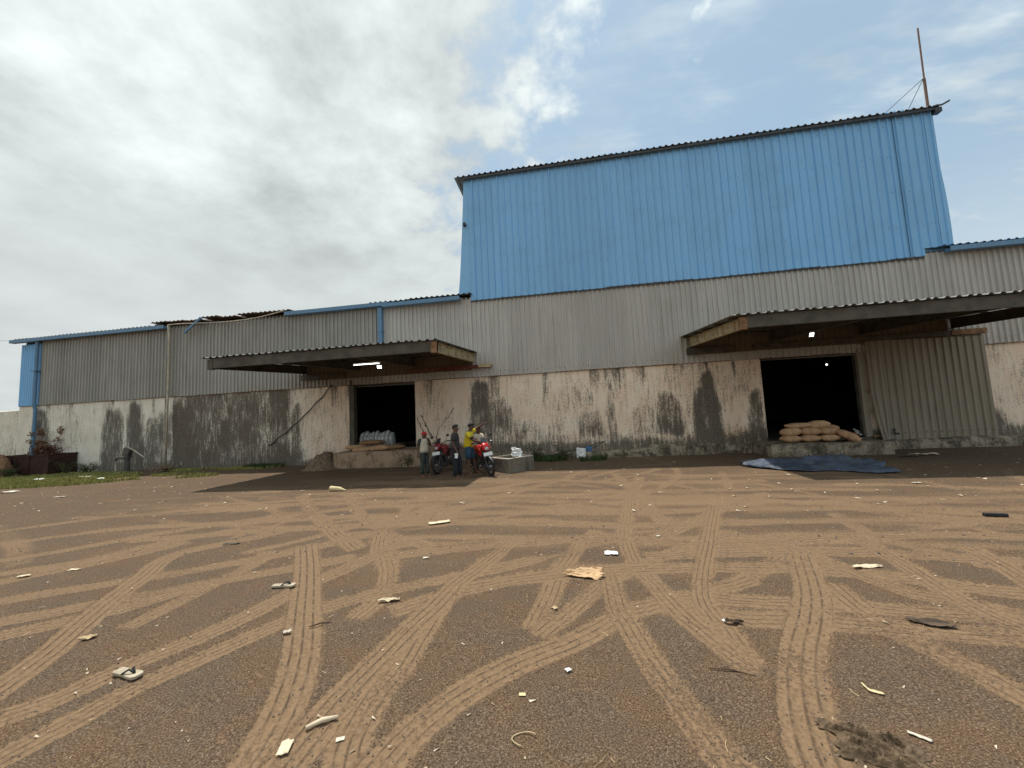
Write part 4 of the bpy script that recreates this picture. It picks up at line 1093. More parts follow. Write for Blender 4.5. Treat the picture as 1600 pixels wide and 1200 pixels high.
cloth_sheet('plastic_bag', 'white_plastic', (-1.95, 12.62, .60), (1.15, .25, .5), .36, .30, 'white plastic bag standing on the concrete trough', 'bag', .16, 10, 8, 2)
m = MB(); m.tube([(-1.15, 15.75, .12), (-.3, 15.55, .32), (.55, 15.5, .50), (1.22, 15.62, .68)], .016, 6); m.tube([(1.22, 15.62, .68), (.9, 15.5, .50), (.55, 15.5, .38)], .016, 6)
tag(m.build('bent_rod', 'wire_dark'), 'bent dark rod leaning on the wall foot carrying two cloths', 'rod')
cloth_sheet('hanging_cloth', 'cloth_white', (.25, 15.46, .27), (1.45, .05, .1), .36, .36, 'torn white cloth hanging on the bent rod by the wall', 'cloth', .05, 10, 8, 5)
cloth_sheet('hanging_cloth', 'cloth_blue', (.56, 15.46, .40), (1.45, .0, .1), .24, .20, 'small blue cloth hanging on the bent rod by the wall', 'cloth', .04, 8, 6, 7)

# ------------------------------------------------------------------ sacks
def sack_mesh(name, mat, L=.78, W_=.46, T=.23, seed=0, n=20, m_=12, bulge=2.6):
    v = []; f = []
    for i in range(n+1):
        u = -1+2*i/n; e = max(0., 1-abs(u)**bulge)
        w = W_/2*(.42+.58*e**.5); t = T/2*(.06+.94*e**.62)
        for j in range(m_):
            a = 2*math.pi*j/m_; ca, sa = math.cos(a), math.sin(a)
            p = .75
            y = w*math.copysign(abs(ca)**p, ca); z = t*math.copysign(abs(sa)**p, sa)
            k = 1+.16*float(fbm(u*2+seed, a*.8+seed, 3)); 
            v.append((u*L/2*(1+.03*math.sin(a*2+seed)), y*k, z*(1+.30*float(fbm(u*2.3+seed*2, math.cos(a)*2+9, 3)))))
    for i in range(n):
        for j in range(m_): f.append((i*m_+j, i*m_+(j+1) % m_, (i+1)*m_+(j+1) % m_, (i+1)*m_+j))
    f.append(tuple(range(m_))); f.append(tuple(n*m_+j for j in range(m_)))
    b = MB(); b.add(v, f); return b.mesh(name, mat, True)
def sack(x, y, z, rz, label, mat='jute', seed=0, ry=0., group=None, rx=0., L=.78, T=.23, W_=.46, name='jute_sack'):
    o = link(name, sack_mesh(name, mat, L, W_, T, seed), None, (x, y, z), (rx, ry, rz)); tag(o, label, 'sack', group); return o
Gs = 'jute sacks stacked at the right doorway'
zb = .43; r = random.Random(8)
sack(7.74, 15.2, zb+.12, .05, 'leftmost sack in the bottom row of the right doorway stack', 'jute', 1, 0, Gs, 0, .64, .25)
sack(8.34, 15.18, zb+.12, -.04, 'second sack from the left in the bottom row of the right doorway stack', 'jute', 2, 0, Gs, 0, .64, .25)
sack(8.94, 15.15, zb+.12, .06, 'third sack from the left in the bottom row of the right doorway stack', 'jute_pale', 3, 0, Gs, 0, .64, .25)
sack(7.80, 15.28, zb+.36, .1, 'leftmost bulging sack in the middle row of the right doorway stack', 'jute_pale', 4, -.06, Gs, 0, .66, .30)
sack(8.40, 15.25, zb+.36, -.08, 'middle plump sack in the second row of the right doorway stack', 'jute', 5, .04, Gs, 0, .66, .28)
sack(8.98, 15.22, zb+.35, .12, 'right hand sack in the second row of the right doorway stack', 'jute', 6, .06, Gs, .0, .68, .26)
sack(8.10, 15.36, zb+.58, .06, 'flat sack lying on top at the left of the right doorway stack', 'jute_pale', 7, -.02, Gs, 0, .82, .20)
sack(8.75, 15.33, zb+.59, -.12, 'topmost domed sack of the right doorway stack', 'jute_pale', 8, -.03, Gs, 0, .70, .30)
sack(9.25, 15.6, zb+.44, .2, 'grey brown sack behind at the right of the right doorway stack', 'jute', 9, .10, Gs, 0, .6, .26)
sack(9.46, 14.98, zb+.18, -.25, 'slumped sack sagging over the platform edge at the right of the stack', 'jute', 10, .52, Gs, .1, .74, .28)
sack(9.66, 15.3, zb+.16, .25, 'reddish sack tucked behind the slumped sack at the right doorway', 'jute_red', 11, .32, Gs, 0, .6, .27)
cloth_sheet('plastic_scrap', 'poly_sack', (10.75, 16.55, .56), (.9, .2, .4), .35, .3, 'crumpled pale plastic scrap just inside the right doorway', 'scrap', .1, 8, 6, 13)

# left doorway: upright pale woven sacks behind flat jute sacks
for i in range(9):
    x = -9.98+i*.185; hgt = .70+.05*math.sin(i*2.1)
    sack(x, 16.95+.03*math.sin(i*1.7), .66+hgt/2, math.pi/2+random.uniform(-.06, .06), ['leftmost','second','third','fourth','fifth','sixth','seventh','eighth','rightmost'][i]+' in the row of upright pale woven sacks in the left doorway', 'poly_sack', 20+i, math.pi/2, 'upright pale sacks in the left doorway', 0, hgt+.1, .50, .19, 'woven_sack')
Gl = 'flat jute sacks before the left doorway'
for x, y, z, rz, L, lab, s in ((-9.45, 15.55, .80, .05, 1.25, 'long flat brown sack at the left in front of the pale sacks', 31), (-8.85, 15.75, .98, -.05, 1.45, 'top flat brown sack lying across the pile in the left doorway', 32), (-8.35, 15.4, .76, .1, 1.3, 'flat brown sack in the middle of the left platform', 33), (-7.75, 15.6, .76, -.12, 1.15, 'flat brown sack at the right end of the left platform pile', 34), (-9.0, 15.2, .74, .15, 1.0, 'empty brown sack draped nearest the edge of the left platform', 35)):
    sack(x, y, z, rz, lab, 'jute' if s % 2 else 'dark_jute', s, random.uniform(-.03, .03), Gl, random.uniform(-.1, .1), L*.8, .24, .66)

# ------------------------------------------------------------------ blue tarpaulin before the right platform
def tarp():
    def shape(a, b, x, y):
        # ragged outline: pointed at the left, square at the right
        k = 1-.80*max(0, (-a-.30)/.2)**1.4 if a < -.30 else 1
        return x+.10*math.sin(b*9), y*k+.10*math.sin(a*14)*abs(b)*2-.15*a
    nx, ny = 56, 22; v = []; f = []; w, h = 3.15, 1.45
    for j in range(ny+1):
        for i in range(nx+1):
            a, b = i/nx-.5, j/ny-.5; x, y = shape(a, b, a*w, b*h)
            fold = abs(math.sin((b*2.1+a*.9+.35*math.sin(a*6))*3.1))**3*.10*sstep(b, -.35, .2)
            ridge = .16*math.exp(-((b-.24-.10*math.sin(a*7))/.10)**2)*(1-abs(a)*1.1)+.12*math.exp(-((b-.42)/.07)**2-((a-.12)/.22)**2)
            n_ = float(fbm(a*7+1, b*5+2, 2))*2; n2_ = float(fbm(a*15+4, b*8+a*4, 2))*2
            wr = .05*(1-min(1, abs(n_)*5))**1.5+.035*(1-min(1, abs(n2_)*5))**1.5+.02*float(fbm(a*20, b*14, 2))
            z = .02+float(fold)*1.1+ridge+wr*1.1+.06*math.exp(-((a-.46)/.05)**2)
            edge = min(1, (.5-abs(b))/.05); v.append((x, y, .008+(z-.008)*max(.25, edge)))
    for j in range(ny):
        for i in range(nx): f.append((j*(nx+1)+i, j*(nx+1)+i+1, (j+1)*(nx+1)+i+1, (j+1)*(nx+1)+i))
    m = MB(); m.add(v, f); o = m.build('tarpaulin', 'blue_tarpaulin', None, True, 60, (6.50, 11.95, .02), (0, 0, -.33))
    s = o.modifiers.new('thickness', 'SOLIDIFY'); s.thickness = .006; s.offset = 0
    tag(o, 'crumpled blue tarpaulin lying on the ground before the right platform', 'tarpaulin')
tarp()

# ------------------------------------------------------------------ motorcycles
def motorcycle(loc, rz, paint, label, lean=-.12, orange=False, wheel_turn=.0):
    t = empty('motorcycle', (loc[0], loc[1], gz(*loc[:2])+.005), rz); t.rotation_euler = (lean, 0, rz); tag(t, label, 'motorcycle')
    WB = 1.27; R = .30
    def wheel(nm, x):
        w = MB(); w.torus((0, 0, 0), R-.045, .045, 'Y', 30, 10, 1.0); wo = w.build(nm, 'black_rubber', t, True, None, (x, 0, R))
        q = MB(); q.torus((0, 0, 0), R-.085, .014, 'Y', 28, 6, 1.6); q.build('rim', 'dark_metal', wo, True)
        q = MB()
        for i in range(6):
            a = i*math.pi/3
            for s in (-1, 1): q.tube([(.035*math.cos(a), s*.03, .035*math.sin(a)), ((R-.09)*math.cos(a+.12*s), 0, (R-.09)*math.sin(a+.12*s))], .008, 5)
        q.build('spokes', 'dark_metal', wo)
        q = MB(); q.tube([(0, -.055, 0), (0, .055, 0)], .045, 12); q.build('hub', 'steel', wo, True, 40); return wo
    wheel('rear_wheel', 0); fw = wheel('front_wheel', WB)
    S = Vector((WB, 0, R)); top = Vector((WB-.30, 0, .92))
    m = MB()
    for s in (-1, 1): m.tube([S+Vector((0, s*.085, 0)), top+Vector((0, s*.085, 0))], [.026, .022], 8)
    m.box((WB-.36, -.11, .86), (WB-.24, .11, .90)); m.box((WB-.30, -.11, .70), (WB-.18, .11, .74)); m.build('fork', 'dark_metal', t, True, 40)
    m = MB(); v = []; f = []
    for i in range(9):
        a = rad(20+i*15); c, s_ = math.cos(a), math.sin(a)
        for (y, q) in ((-.055, .318), (-.03, .338), (.03, .338), (.055, .318)): v.append((WB+q*c, y, R+q*s_))
        if i:
            for j in range(3): f.append(((i-1)*4+j, (i-1)*4+j+1, i*4+j+1, i*4+j))
    m.add(v, f); o = m.build('front_mudguard', 'black_plastic', t, True); o.modifiers.new('th', 'SOLIDIFY').thickness = .006
    m = MB(); m.tube([(WB-.32, 0, .86), (.62, 0, .78), (.25, 0, .74), (-.18, 0, .80)], .022, 8); m.tube([(WB-.28, 0, .80), (WB-.42, 0, .40), (.72, 0, .24), (.42, 0, .26), (.36, 0, .72)], .022, 8)
    for s in (-1, 1): m.tube([(.42, s*.08, .30), (0, s*.08, R)], .020, 8); m.tube([(.08, s*.12, .72), (.02, s*.11, R)], .024, 8)
    m.build('frame', 'black_plastic', t, True, 40)
    m = MB(); m.box((.42, -.13, .24), (.80, .13, .40)); m.tube([(.66, 0, .38), (.74, 0, .62)], .085, 12)
    for i in range(4): m.tube([(.672+.016*i, 0, .43+.045*i), (.677+.016*i, 0, .447+.045*i)], .11, 12)
    m.tube([(.52, -.16, .32), (.52, .16, .32)], .09, 12); bevel(m.build('engine', 'dark_metal', t), .012)
    # tank
    m = MB(); v = []; f = []; P = [(.46, .07, .76, .82), (.54, .12, .74, .93), (.66, .15, .73, .98), (.78, .145, .74, .98), (.88, .11, .76, .95), (.95, .06, .80, .90)]
    for (x, w, z0, z1) in P:
        for j in range(12):
            a = 2*math.pi*j/12; ca, sa = math.cos(a), math.sin(a)
            v.append((x, w*math.copysign(abs(ca)**.7, ca), (z0+z1)/2+(z1-z0)/2*math.copysign(abs(sa)**.8, sa)))
    for i in range(len(P)-1):
        for j in range(12): f.append((i*12+j, i*12+(j+1) % 12, (i+1)*12+(j+1) % 12, (i+1)*12+j))
    f += [tuple(range(12)), tuple((len(P)-1)*12+j for j in range(12))]; m.add(v, f); m.build('fuel_tank', paint, t, True)
    for s in (-1, 1):                               # shrouds and side panels
        m = MB(); m.add([(.74, s*.15, .90), (1.00, s*.16, .84), (.98, s*.15, .62), (.80, s*.15, .66), (.74, s*.12, .90), (1.0, s*.12, .84), (.98, s*.12, .62), (.80, s*.12, .66)], [(0,1,2,3),(7,6,5,4),(0,4,5,1),(1,5,6,2),(2,6,7,3),(3,7,4,0)]); bevel(m.build('tank_shroud', paint, t), .012)
        m = MB(); m.add([(.16, s*.12, .72), (.46, s*.12, .72), (.42, s*.13, .50), (.22, s*.13, .54), (.16, s*.09, .72), (.46, s*.09, .72), (.42, s*.1, .50), (.22, s*.1, .54)], [(0,1,2,3),(7,6,5,4),(0,4,5,1),(1,5,6,2),(2,6,7,3),(3,7,4,0)]); bevel(m.build('side_panel', paint, t), .012)
    m = MB(); m.tube([(-.30, 0, .83), (-.05, 0, .82), (.20, 0, .79), (.48, 0, .78)], [(.045, .10), (.055, .125), (.05, .125), (.04, .09)], 12, side=(0, 0, 1)); m.build('seat', 'black_plastic', t, True, 50)
    m = MB(); m.add([(-.42, -.05, .80), (-.42, .05, .80), (.05, -.11, .76), (.05, .11, .76), (-.40, -.05, .70), (-.40, .05, .70), (.05, -.11, .66), (.05, .11, .66)], [(0,2,3,1),(4,5,7,6),(0,4,6,2),(1,3,7,5),(0,1,5,4),(2,6,7,3)]); bevel(m.build('tail_panel', paint, t), .012)
    m = MB(); m.box((-.44, -.06, .70), (-.415, .06, .76)); m.build('tail_lamp', paint, t)
    m = MB()
    for s in (-1, 1): m.tube([(-.05, s*.13, .80), (-.25, s*.13, .90), (-.40, s*.10, .88)], .012, 6)
    m.tube([(-.40, -.10, .88), (-.40, .10, .88)], .012, 6); m.build('grab_rail', 'steel', t, True)
    m = MB(); v = []; f = []
    for i in range(10):
        a = rad(50+i*15); c, s_ = math.cos(a), math.sin(a)
        for (y, q) in ((-.06, .325), (-.03, .345), (.03, .345), (.06, .325)): v.append((q*c, y, R+q*s_))
        if i:
            for j in range(3): f.append(((i-1)*4+j, (i-1)*4+j+1, i*4+j+1, i*4+j))
    m.add(v, f); o = m.build('rear_mudguard', 'black_plastic', t, True); o.modifiers.new('th', 'SOLIDIFY').thickness = .006
    m = MB(); m.tube([(.70, -.10, .40), (.80, -.13, .30), (.62, -.15, .20), (.2, -.16, .22), (-.25, -.17, .34)], [.022, .022, .024, .045, .05], 10); m.build('exhaust', 'chrome', t, True)
    # headlamp cowl with small visor
    m = MB(); P = [(WB-.34, .09, .84, 1.02), (WB-.24, .13, .80, 1.06), (WB-.14, .125, .78, 1.02), (WB-.08, .09, .80, .94)]; v = []; f = []
    for (x, w, z0, z1) in P:
        for j in range(12):
            a = 2*math.pi*j/12; ca, sa = math.cos(a), math.sin(a); v.append((x, w*math.copysign(abs(ca)**.7, ca), (z0+z1)/2+(z1-z0)/2*math.copysign(abs(sa)**.7, sa)))
    for i in range(len(P)-1):
        for j in range(12): f.append((i*12+j, i*12+(j+1) % 12, (i+1)*12+(j+1) % 12, (i+1)*12+j))
    f += [tuple(range(12)), tuple(36+j for j in range(12))]; m.add(v, f); cw = m.build('headlamp_cowl', paint, t, True)
    m = MB(); m.ball((WB-.085, 0, .865), (.03, .075, .055)); m.build('lens', 'glass_lens', cw, True)
    m = MB(); m.add([(WB-.22, -.10, 1.05), (WB-.22, .10, 1.05), (WB-.34, -.08, 1.20), (WB-.34, .08, 1.20)], [(0, 1, 3, 2)]); o = m.build('visor', 'black_plastic', cw); o.modifiers.new('th', 'SOLIDIFY').thickness = .006
    hb = MB(); hb.tube([(WB-.46, -.36, 1.06), (WB-.40, -.22, 1.07), (WB-.34, -.08, 1.0), (WB-.34, .08, 1.0), (WB-.40, .22, 1.07), (WB-.46, .36, 1.06)], .013, 8); ho = hb.build('handlebar', 'dark_metal', t, True)
    for s in (-1, 1):
        g = MB(); g.tube([(WB-.415, s*.25, 1.07), (WB-.462, s*.37, 1.06)], .019, 8); g.build('grip', 'black_rubber', ho, True)
        g = MB(); g.tube([(WB-.40, s*.26, 1.07), (WB-.33, s*.37, 1.045)], .007, 5); g.build('lever', 'steel', ho)
        g = MB(); g.tube([(WB-.40, s*.22, 1.07), (WB-.40, s*.30, 1.22)], .007, 5); mo = g.build('mirror', 'dark_metal', t)
        g = MB(); g.ball((WB-.40, s*.33, 1.26), (.02, .065, .045)); g.build('mirror_glass', 'black_plastic', mo, True)
        g = MB(); g.ball((WB-.22, s*.19, .86), (.03, .03, .022)); g.build('indicator', 'orange_cloth', t, True)
        g = MB(); g.tube([(.60, s*.08, .26), (.60, s*.24, .25)], .015, 6); g.build('foot_peg', 'black_rubber', t)
    m = MB(); m.box((-.006, -.15, -.055), (.006, .15, .055)); m.build('number_plate', 'plate_white', t, False, None, (WB-.035, 0, .70), (0, -.22, 0))
    m = MB(); m.tube([(.48, .10, .24), (.40, .26, .02)], .012, 6); m.tube([(.40, .25, .022), (.46, .30, .022)], .014, 6); m.build('side_stand', 'dark_metal', t)
    m = MB()
    for s in (-1, 1):
        m.tube([(.86, s*.10, .62), (.92, s*.20, .50), (.90, s*.22, .34), (.78, s*.12, .26)], .012, 6)
    m.build('crash_bar', 'dark_metal', t, True)
    return t
a1 = math.atan2(-.80, .60)
motorcycle((-2.62-.60*1.27, 11.78+.80*1.27), a1, 'red_paint', 'bright red motorcycle nearest the concrete trough, a rider sitting on it', lean=.10)
a0 = math.atan2(-.97, -.22)
motorcycle((-4.60+.22*1.27, 12.42+.97*1.27), a0, 'dark_red_paint', 'dark red motorcycle parked beside the person in the red cap', lean=.12)

# ------------------------------------------------------------------ people
def skin_mesh(name, verts, edges, radii, mat, root=0, sub=2):
    me = bpy.data.meshes.new(name+'_cage'); me.from_pydata([tuple(v) for v in verts], edges, [])
    o = bpy.data.objects.new(name+'_cage', me); C.objects.link(o)
    sk = o.modifiers.new('skin', 'SKIN'); sk.use_smooth_shade = True
    lay = me.skin_vertices[0].data
    for i, r_ in enumerate(radii): lay[i].radius = (r_, r_); lay[i].use_root = (i == root)
    sb = o.modifiers.new('sub', 'SUBSURF'); sb.levels = sub; sb.render_levels = sub
    dg = bpy.context.evaluated_depsgraph_get(); dg.update()
    out = bpy.data.meshes.new_from_object(o.evaluated_get(dg)); out.name = name
    bpy.data.objects.remove(o); out.materials.clear(); out.materials.append(M[mat]); return out

def person(loc, rz, label, J, cloth, s=1., head_turn=(0, 0), group=None, base=None):
    """J: joints in metres, +x the way the person faces, +y to the left; cloth: what is worn"""
    V = []; E = []; Rr = []; ix = {}
    def add(n, p, r_, par=None):
        ix[n] = len(V); V.append(Vector(p)*s); Rr.append(r_*s)
        if par is not None: E.append((ix[par], ix[n]))
    add('pelvis', J['pelvis'], .115)
    ch = Vector(J['chest']); pe = Vector(J['pelvis'])
    add('waist', pe.lerp(ch, .45), .105, 'pelvis'); add('chest', ch, .125, 'waist')
    nk = Vector(J['neck']); hd = Vector(J['head'])
    add('neck', nk, .060, 'chest'); add('jaw', nk.lerp(hd, .55)+Vector((.02, 0, 0)), .072, 'neck'); add('skull', hd, .104, 'jaw'); add('crown', hd+(hd-nk).normalized()*.06, .072, 'skull')
    hx = Matrix.Rotation(head_turn[0], 3, 'Z')
    for sd in ('l', 'r'):
        add('sh'+sd, J['sh'+sd], .058, 'chest'); add('el'+sd, J['el'+sd], .041, 'sh'+sd); add('wr'+sd, J['wr'+sd], .028, 'el'+sd)
        w = Vector(J['wr'+sd]); e = Vector(J['el'+sd]); d = (w-e).normalized()
        add('pa'+sd, w+d*.06, .036, 'wr'+sd)
        add('hi'+sd, J['hi'+sd], .092, 'pelvis'); add('kn'+sd, J['kn'+sd], .058, 'hi'+sd); add('an'+sd, J['an'+sd], .040, 'kn'+sd); add('to'+sd, J['to'+sd], .036, 'an'+sd)
        k = Vector(J['kn'+sd]); a = Vector(J['an'+sd])
    t = link('person', skin_mesh('person', V, E, Rr, 'skin')); tag(t, label, 'person', group)
    z = gz(*loc[:2]) if base is None else base
    t.location = (loc[0], loc[1], z); t.rotation_euler = (0, 0, rz)
    # hands: five fingers each
    for sd, sg in (('l', 1), ('r', -1)):
        w = Vector(J['wr'+sd]); e = Vector(J['el'+sd]); d = (w-e).normalized()
        side = d.cross(Vector((0, 0, 1)));
        if side.length < .2: side = Vector((0, 1, 0)).cross(d)
        side.normalize(); up = side.cross(d); pa = w+d*.075
        hv = [w*s, pa*s]; he = [(0, 1)]; hr = [.026*s, .032*s]
        point = J.get('point') == sd
        for i, (o_, L) in enumerate(((-.027, .065), (-.009, .078), (.009, .072), (.027, .055))):
            b = pa+side*o_*1.0+d*.02; curl = 0. if (point and i == 0) else (.75 if point else .38)
            n = len(hv); q1 = b+d*L*.5*(1-curl*.3)-up*L*.35*curl; q2 = q1+d*L*.5*(1-curl)-up*L*.5*curl
            hv += [b*s, q1*s, q2*s]; he += [(1, n), (n, n+1), (n+1, n+2)]; hr += [.0095*s, .009*s, .0075*s]
        n = len(hv); b = pa-side*.035-d*.03; hv += [b*s, (b-side*.025+d*.03)*s, (b-side*.03+d*.06)*s]; he += [(1, n), (n, n+1), (n+1, n+2)]; hr += [.011*s, .0095*s, .008*s]
        link('hand', skin_mesh('hand', hv, he, hr, 'skin', 0, 1), t)
    # face
    fx = hx @ Vector((1, 0, 0)); fy = hx @ Vector((0, 1, 0))
    m = MB(); c = (hd-Vector((0, 0, .012)))*s
    m.tube([c+fx*.080*s+Vector((0, 0, .02*s)), c+fx*.108*s-Vector((0, 0, .012*s)), c+fx*.088*s-Vector((0, 0, .022*s))], [.008*s, .014*s, .010*s], 6); m.build('nose', 'skin', t, True)
    for sg in (-1, 1):
        m = MB(); m.ball(c+fx*.082*s+fy*sg*.032*s+Vector((0, 0, .014*s)), .011*s, 8, 6); m.build('eye', 'eye_dark', t, True)
        m = MB(); m.ball(c+fy*sg*.088*s-Vector((0, 0, .004)), (.018*s, .010*s, .03*s), 8, 6); m.build('ear', 'skin', t, True)
    m = MB(); m.box((-.004, -.022*s, -.003), (.004, .022*s, .003), (0, 0, head_turn[0]), c+fx*.085*s-Vector((0, 0, .045*s))); m.build('mouth', 'eye_dark', t)
    # hair or cap
    hc = cloth.get('head', ('hair', 'hair')); m = MB(); v = []; f = []; n = 16; cz = hd*s
    for i in range(7):
        a = math.pi/2*(1-i/6*(1.25 if hc[0] == 'cap' else 1.50))
        for j in range(n):
            b = 2*math.pi*j/n; r_ = .097*s*math.cos(a)*(1+.05*float(fbm(b*2, i, 2))); lift = .028*s*(math.cos(b)*.5+.5)*(i/6)**1.3*(1.9 if hc[0] == 'cap' else 3.4)
            v.append(cz+hx @ Vector((r_*1.06*math.cos(b)-.006, r_*.96*math.sin(b), .098*s*math.sin(a)+.032*s+lift)))
        if i:
            for j in range(n): f.append(((i-1)*n+j, (i-1)*n+(j+1) % n, i*n+(j+1) % n, i*n+j))
    m.add(v, f); h = m.build(hc[0], hc[1], t, True); h.modifiers.new('th', 'SOLIDIFY').thickness = .012
    if hc[0] == 'cap':
        m = MB(); q = cz+fx*.095*s+Vector((0, 0, .045*s)); m.add([q+fy*.075*s, q-fy*.075*s, q-fy*.055*s+fx*.075*s-Vector((0, 0, .012)), q+fy*.055*s+fx*.075*s-Vector((0, 0, .012))], [(0, 1, 2, 3)])
        o = m.build('cap_peak', hc[1], h); o.modifiers.new('th', 'SOLIDIFY').thickness = .01
    # shirt: torso loft and sleeves
    shL, shR = Vector(J['shl']), Vector(J['shr']); ax = (shL-shR).normalized()
    up = (ch-pe).normalized(); m = MB(); mid = (shL+shR)/2
    P = [pe-up*.03, pe+up*.08, pe.lerp(mid, .45), pe.lerp(mid, .78), mid+up*.005, mid+up*.052, nk-up*.012]
    fat = cloth.get('fat', 1.); Rd = [(.140*fat, .178*fat), (.138*fat, .172*fat), (.133*fat, .168), (.132, .185), (.110, .190), (.080, .125), (.060, .066)]
    pts = [p*s for p in P]; n = 18; v = []; f = []; fw_ = ax.cross(up) if ax.cross(up).x > 0 else up.cross(ax)
    for i, p in enumerate(pts):
        for j in range(n):
            a = 2*math.pi*j/n; wob = 1+.06*float(fbm(math.cos(a)*2+loc[0], i*.9+math.sin(a)*2, 3))*2
            v.append(p+fw_*Rd[i][0]*s*math.cos(a)*wob+ax*Rd[i][1]*s*math.sin(a)*wob)
        if i:
            for j in range(n): f.append(((i-1)*n+j, (i-1)*n+(j+1) % n, i*n+(j+1) % n, i*n+j))
    m.add(v, f); sho = m.build('shirt', cloth['shirt'], t, True); sho.modifiers.new('th', 'SOLIDIFY').thickness = .006
    for sd in ('l', 'r'):
        a, b = Vector(J['sh'+sd]), Vector(J['el'+sd]); q = cloth.get('sleeve', .72); m = MB()
        m.tube([(a+(mid-a)*.28)*s, a*s, a.lerp(b, q*.5)*s, a.lerp(b, q)*s], [.062*s, .074*s, .066*s, .063*s], 12, caps=False)
        o = m.build('sleeve', cloth.get('sleeve_mat', cloth['shirt']), t, True); o.modifiers.new('th', 'SOLIDIFY').thickness = .005
    # trousers or shorts
    m = MB(); m.tube([(pe+up*.10)*s, pe*s, (pe-Vector((0, 0, .09)))*s], [(.118*s, .158*s), (.128*s, .170*s), (.118*s, .160*s)], 16, side=tuple(fw_))
    q = cloth.get('leg', 1.)
    for sd in ('l', 'r'):
        hi, kn, an = (Vector(J[k_+sd]) for k_ in ('hi', 'kn', 'an'))
        if q >= 1: pp = [hi+(pe-hi)*.3, hi, hi.lerp(kn, .5), kn, kn.lerp(an, .5), an+(kn-an)*.04]; rr = [.10, .108, .098, .080, .074, .070]
        else: pp = [hi+(pe-hi)*.3, hi, hi.lerp(kn, .55), hi.lerp(kn, min(1, q*1.9))]; rr = [.10, .112, .106, .104]
        m.tube([p*s for p in pp], [r_*s for r_ in rr], 12, caps=False)
    o = m.build('trousers' if q >= 1 else 'shorts', cloth['legs'], t, True); o.modifiers.new('th', 'SOLIDIFY').thickness = .005
    for sd in ('l', 'r'):
        an, to = Vector(J['an'+sd]), Vector(J['to'+sd]); d = (to-an); d.z = 0; d.normalize(); z0 = to.z-.042
        sdv = Vector((-d.y, d.x, 0)); c0 = Vector((an.x, an.y, z0)); v = []
        for zz in (0, .022):
            for (l, w) in ((-.07, .03), (-.04, .04), (.06, .038), (.14, .05), (.19, .04), (.21, .015)): v += [(c0+d*l+sdv*w+Vector((0, 0, zz)))*s, (c0+d*l-sdv*w+Vector((0, 0, zz)))*s]
        f = []
        for k_ in range(5): a = 2*k_; f += [(a, a+1, a+3, a+2), (a+12, a+14, a+15, a+13), (a, a+2, a+14, a+12), (a+1, a+13, a+15, a+3)]
        f += [(0, 12, 13, 1), (10, 11, 23, 22)]; m = MB(); m.add(v, f); so_ = m.build('slipper', cloth.get('shoe', 'leather_tan'), t)
        m = MB(); m.tube([(c0+d*.06+sdv*.042+Vector((0, 0, .02)))*s, (c0+d*.10+Vector((0, 0, .085)))*s, (c0+d*.06-sdv*.042+Vector((0, 0, .02)))*s], .012*s, 6); m.build('slipper_strap', cloth.get('shoe', 'leather_tan'), so_)
    return t

def stand(**kw):
    J = dict(pelvis=(0, 0, .94), chest=(.0, 0, 1.27), neck=(.0, 0, 1.44), head=(.03, 0, 1.575),
             shl=(0, .185, 1.385), shr=(0, -.185, 1.385), ell=(-.02, .225, 1.11), elr=(-.02, -.225, 1.11), wrl=(.04, .23, .87), wrr=(.04, -.23, .87),
             hil=(0, .085, .90), hir=(0, -.085, .90), knl=(.02, .095, .50), knr=(.02, -.095, .50), anl=(-.01, .10, .10), anr=(-.01, -.10, .10), tol=(.13, .125, .045), tor=(.13, -.125, .045))
    J.update(kw); return J
# man in charcoal shirt, seen from his right side
person((-3.68, 11.50), .12, 'person in charcoal shirt and dark trousers standing with a white bag in hand',
       stand(wrr=(.10, -.215, .86), elr=(-.03, -.22, 1.11), anl=(.12, .10, .10), knl=(.10, .095, .50), tol=(.26, .12, .045)), dict(shirt='cloth_charcoal', legs='cloth_dark'), .985, (.1, 0), 'people by the motorcycles')
cloth_sheet('carried_bag', 'white_plastic', (-3.575, 11.265, .72), (1.45, 0, .15), .09, .15, 'small white bag held low by the person in the charcoal shirt', 'bag', .03, 6, 6, 17)
# man in yellow, pointing to the right with his far arm, near hand on the handlebar
person((-3.42, 12.12), .0, 'person in yellow T-shirt, denim shorts and dark cap pointing to the right',
       stand(pelvis=(-.02, 0, .92), chest=(.03, 0, 1.26), neck=(.06, 0, 1.43), head=(.10, 0, 1.56), shl=(.06, .18, 1.37), shr=(.02, -.18, 1.35),
             ell=(.24, .24, 1.50), wrl=(.43, .22, 1.62), elr=(.20, -.24, 1.14), wrr=(.42, -.16, 1.07), anr=(.03, -.13, .10), tor=(.17, -.15, .045), anl=(.22, .08, .10), knl=(.15, .09, .50), tol=(.36, .10, .045), point='l'),
       dict(shirt='cloth_yellow', legs='cloth_denim', leg=.48, head=('cap', 'cloth_dark'), fat=1.06), 1.0, (0, 0), 'people by the motorcycles')
# youth in red cap, hand raised to his face
person((-4.92, 12.02), -.55, 'person in red cap and cream shirt with one hand raised to the face',
       stand(ell=(.12, .235, 1.13), wrl=(.19, .08, 1.33), elr=(-.06, -.25, 1.11), wrr=(-.04, -.25, .86), anl=(.10, .10, .10), tol=(.24, .13, .045)),
       dict(shirt='cloth_cream', sleeve_mat='cloth_greygreen', legs='cloth_greygreen', head=('cap', 'cloth_red')), .865, (.15, 0), 'people by the motorcycles')
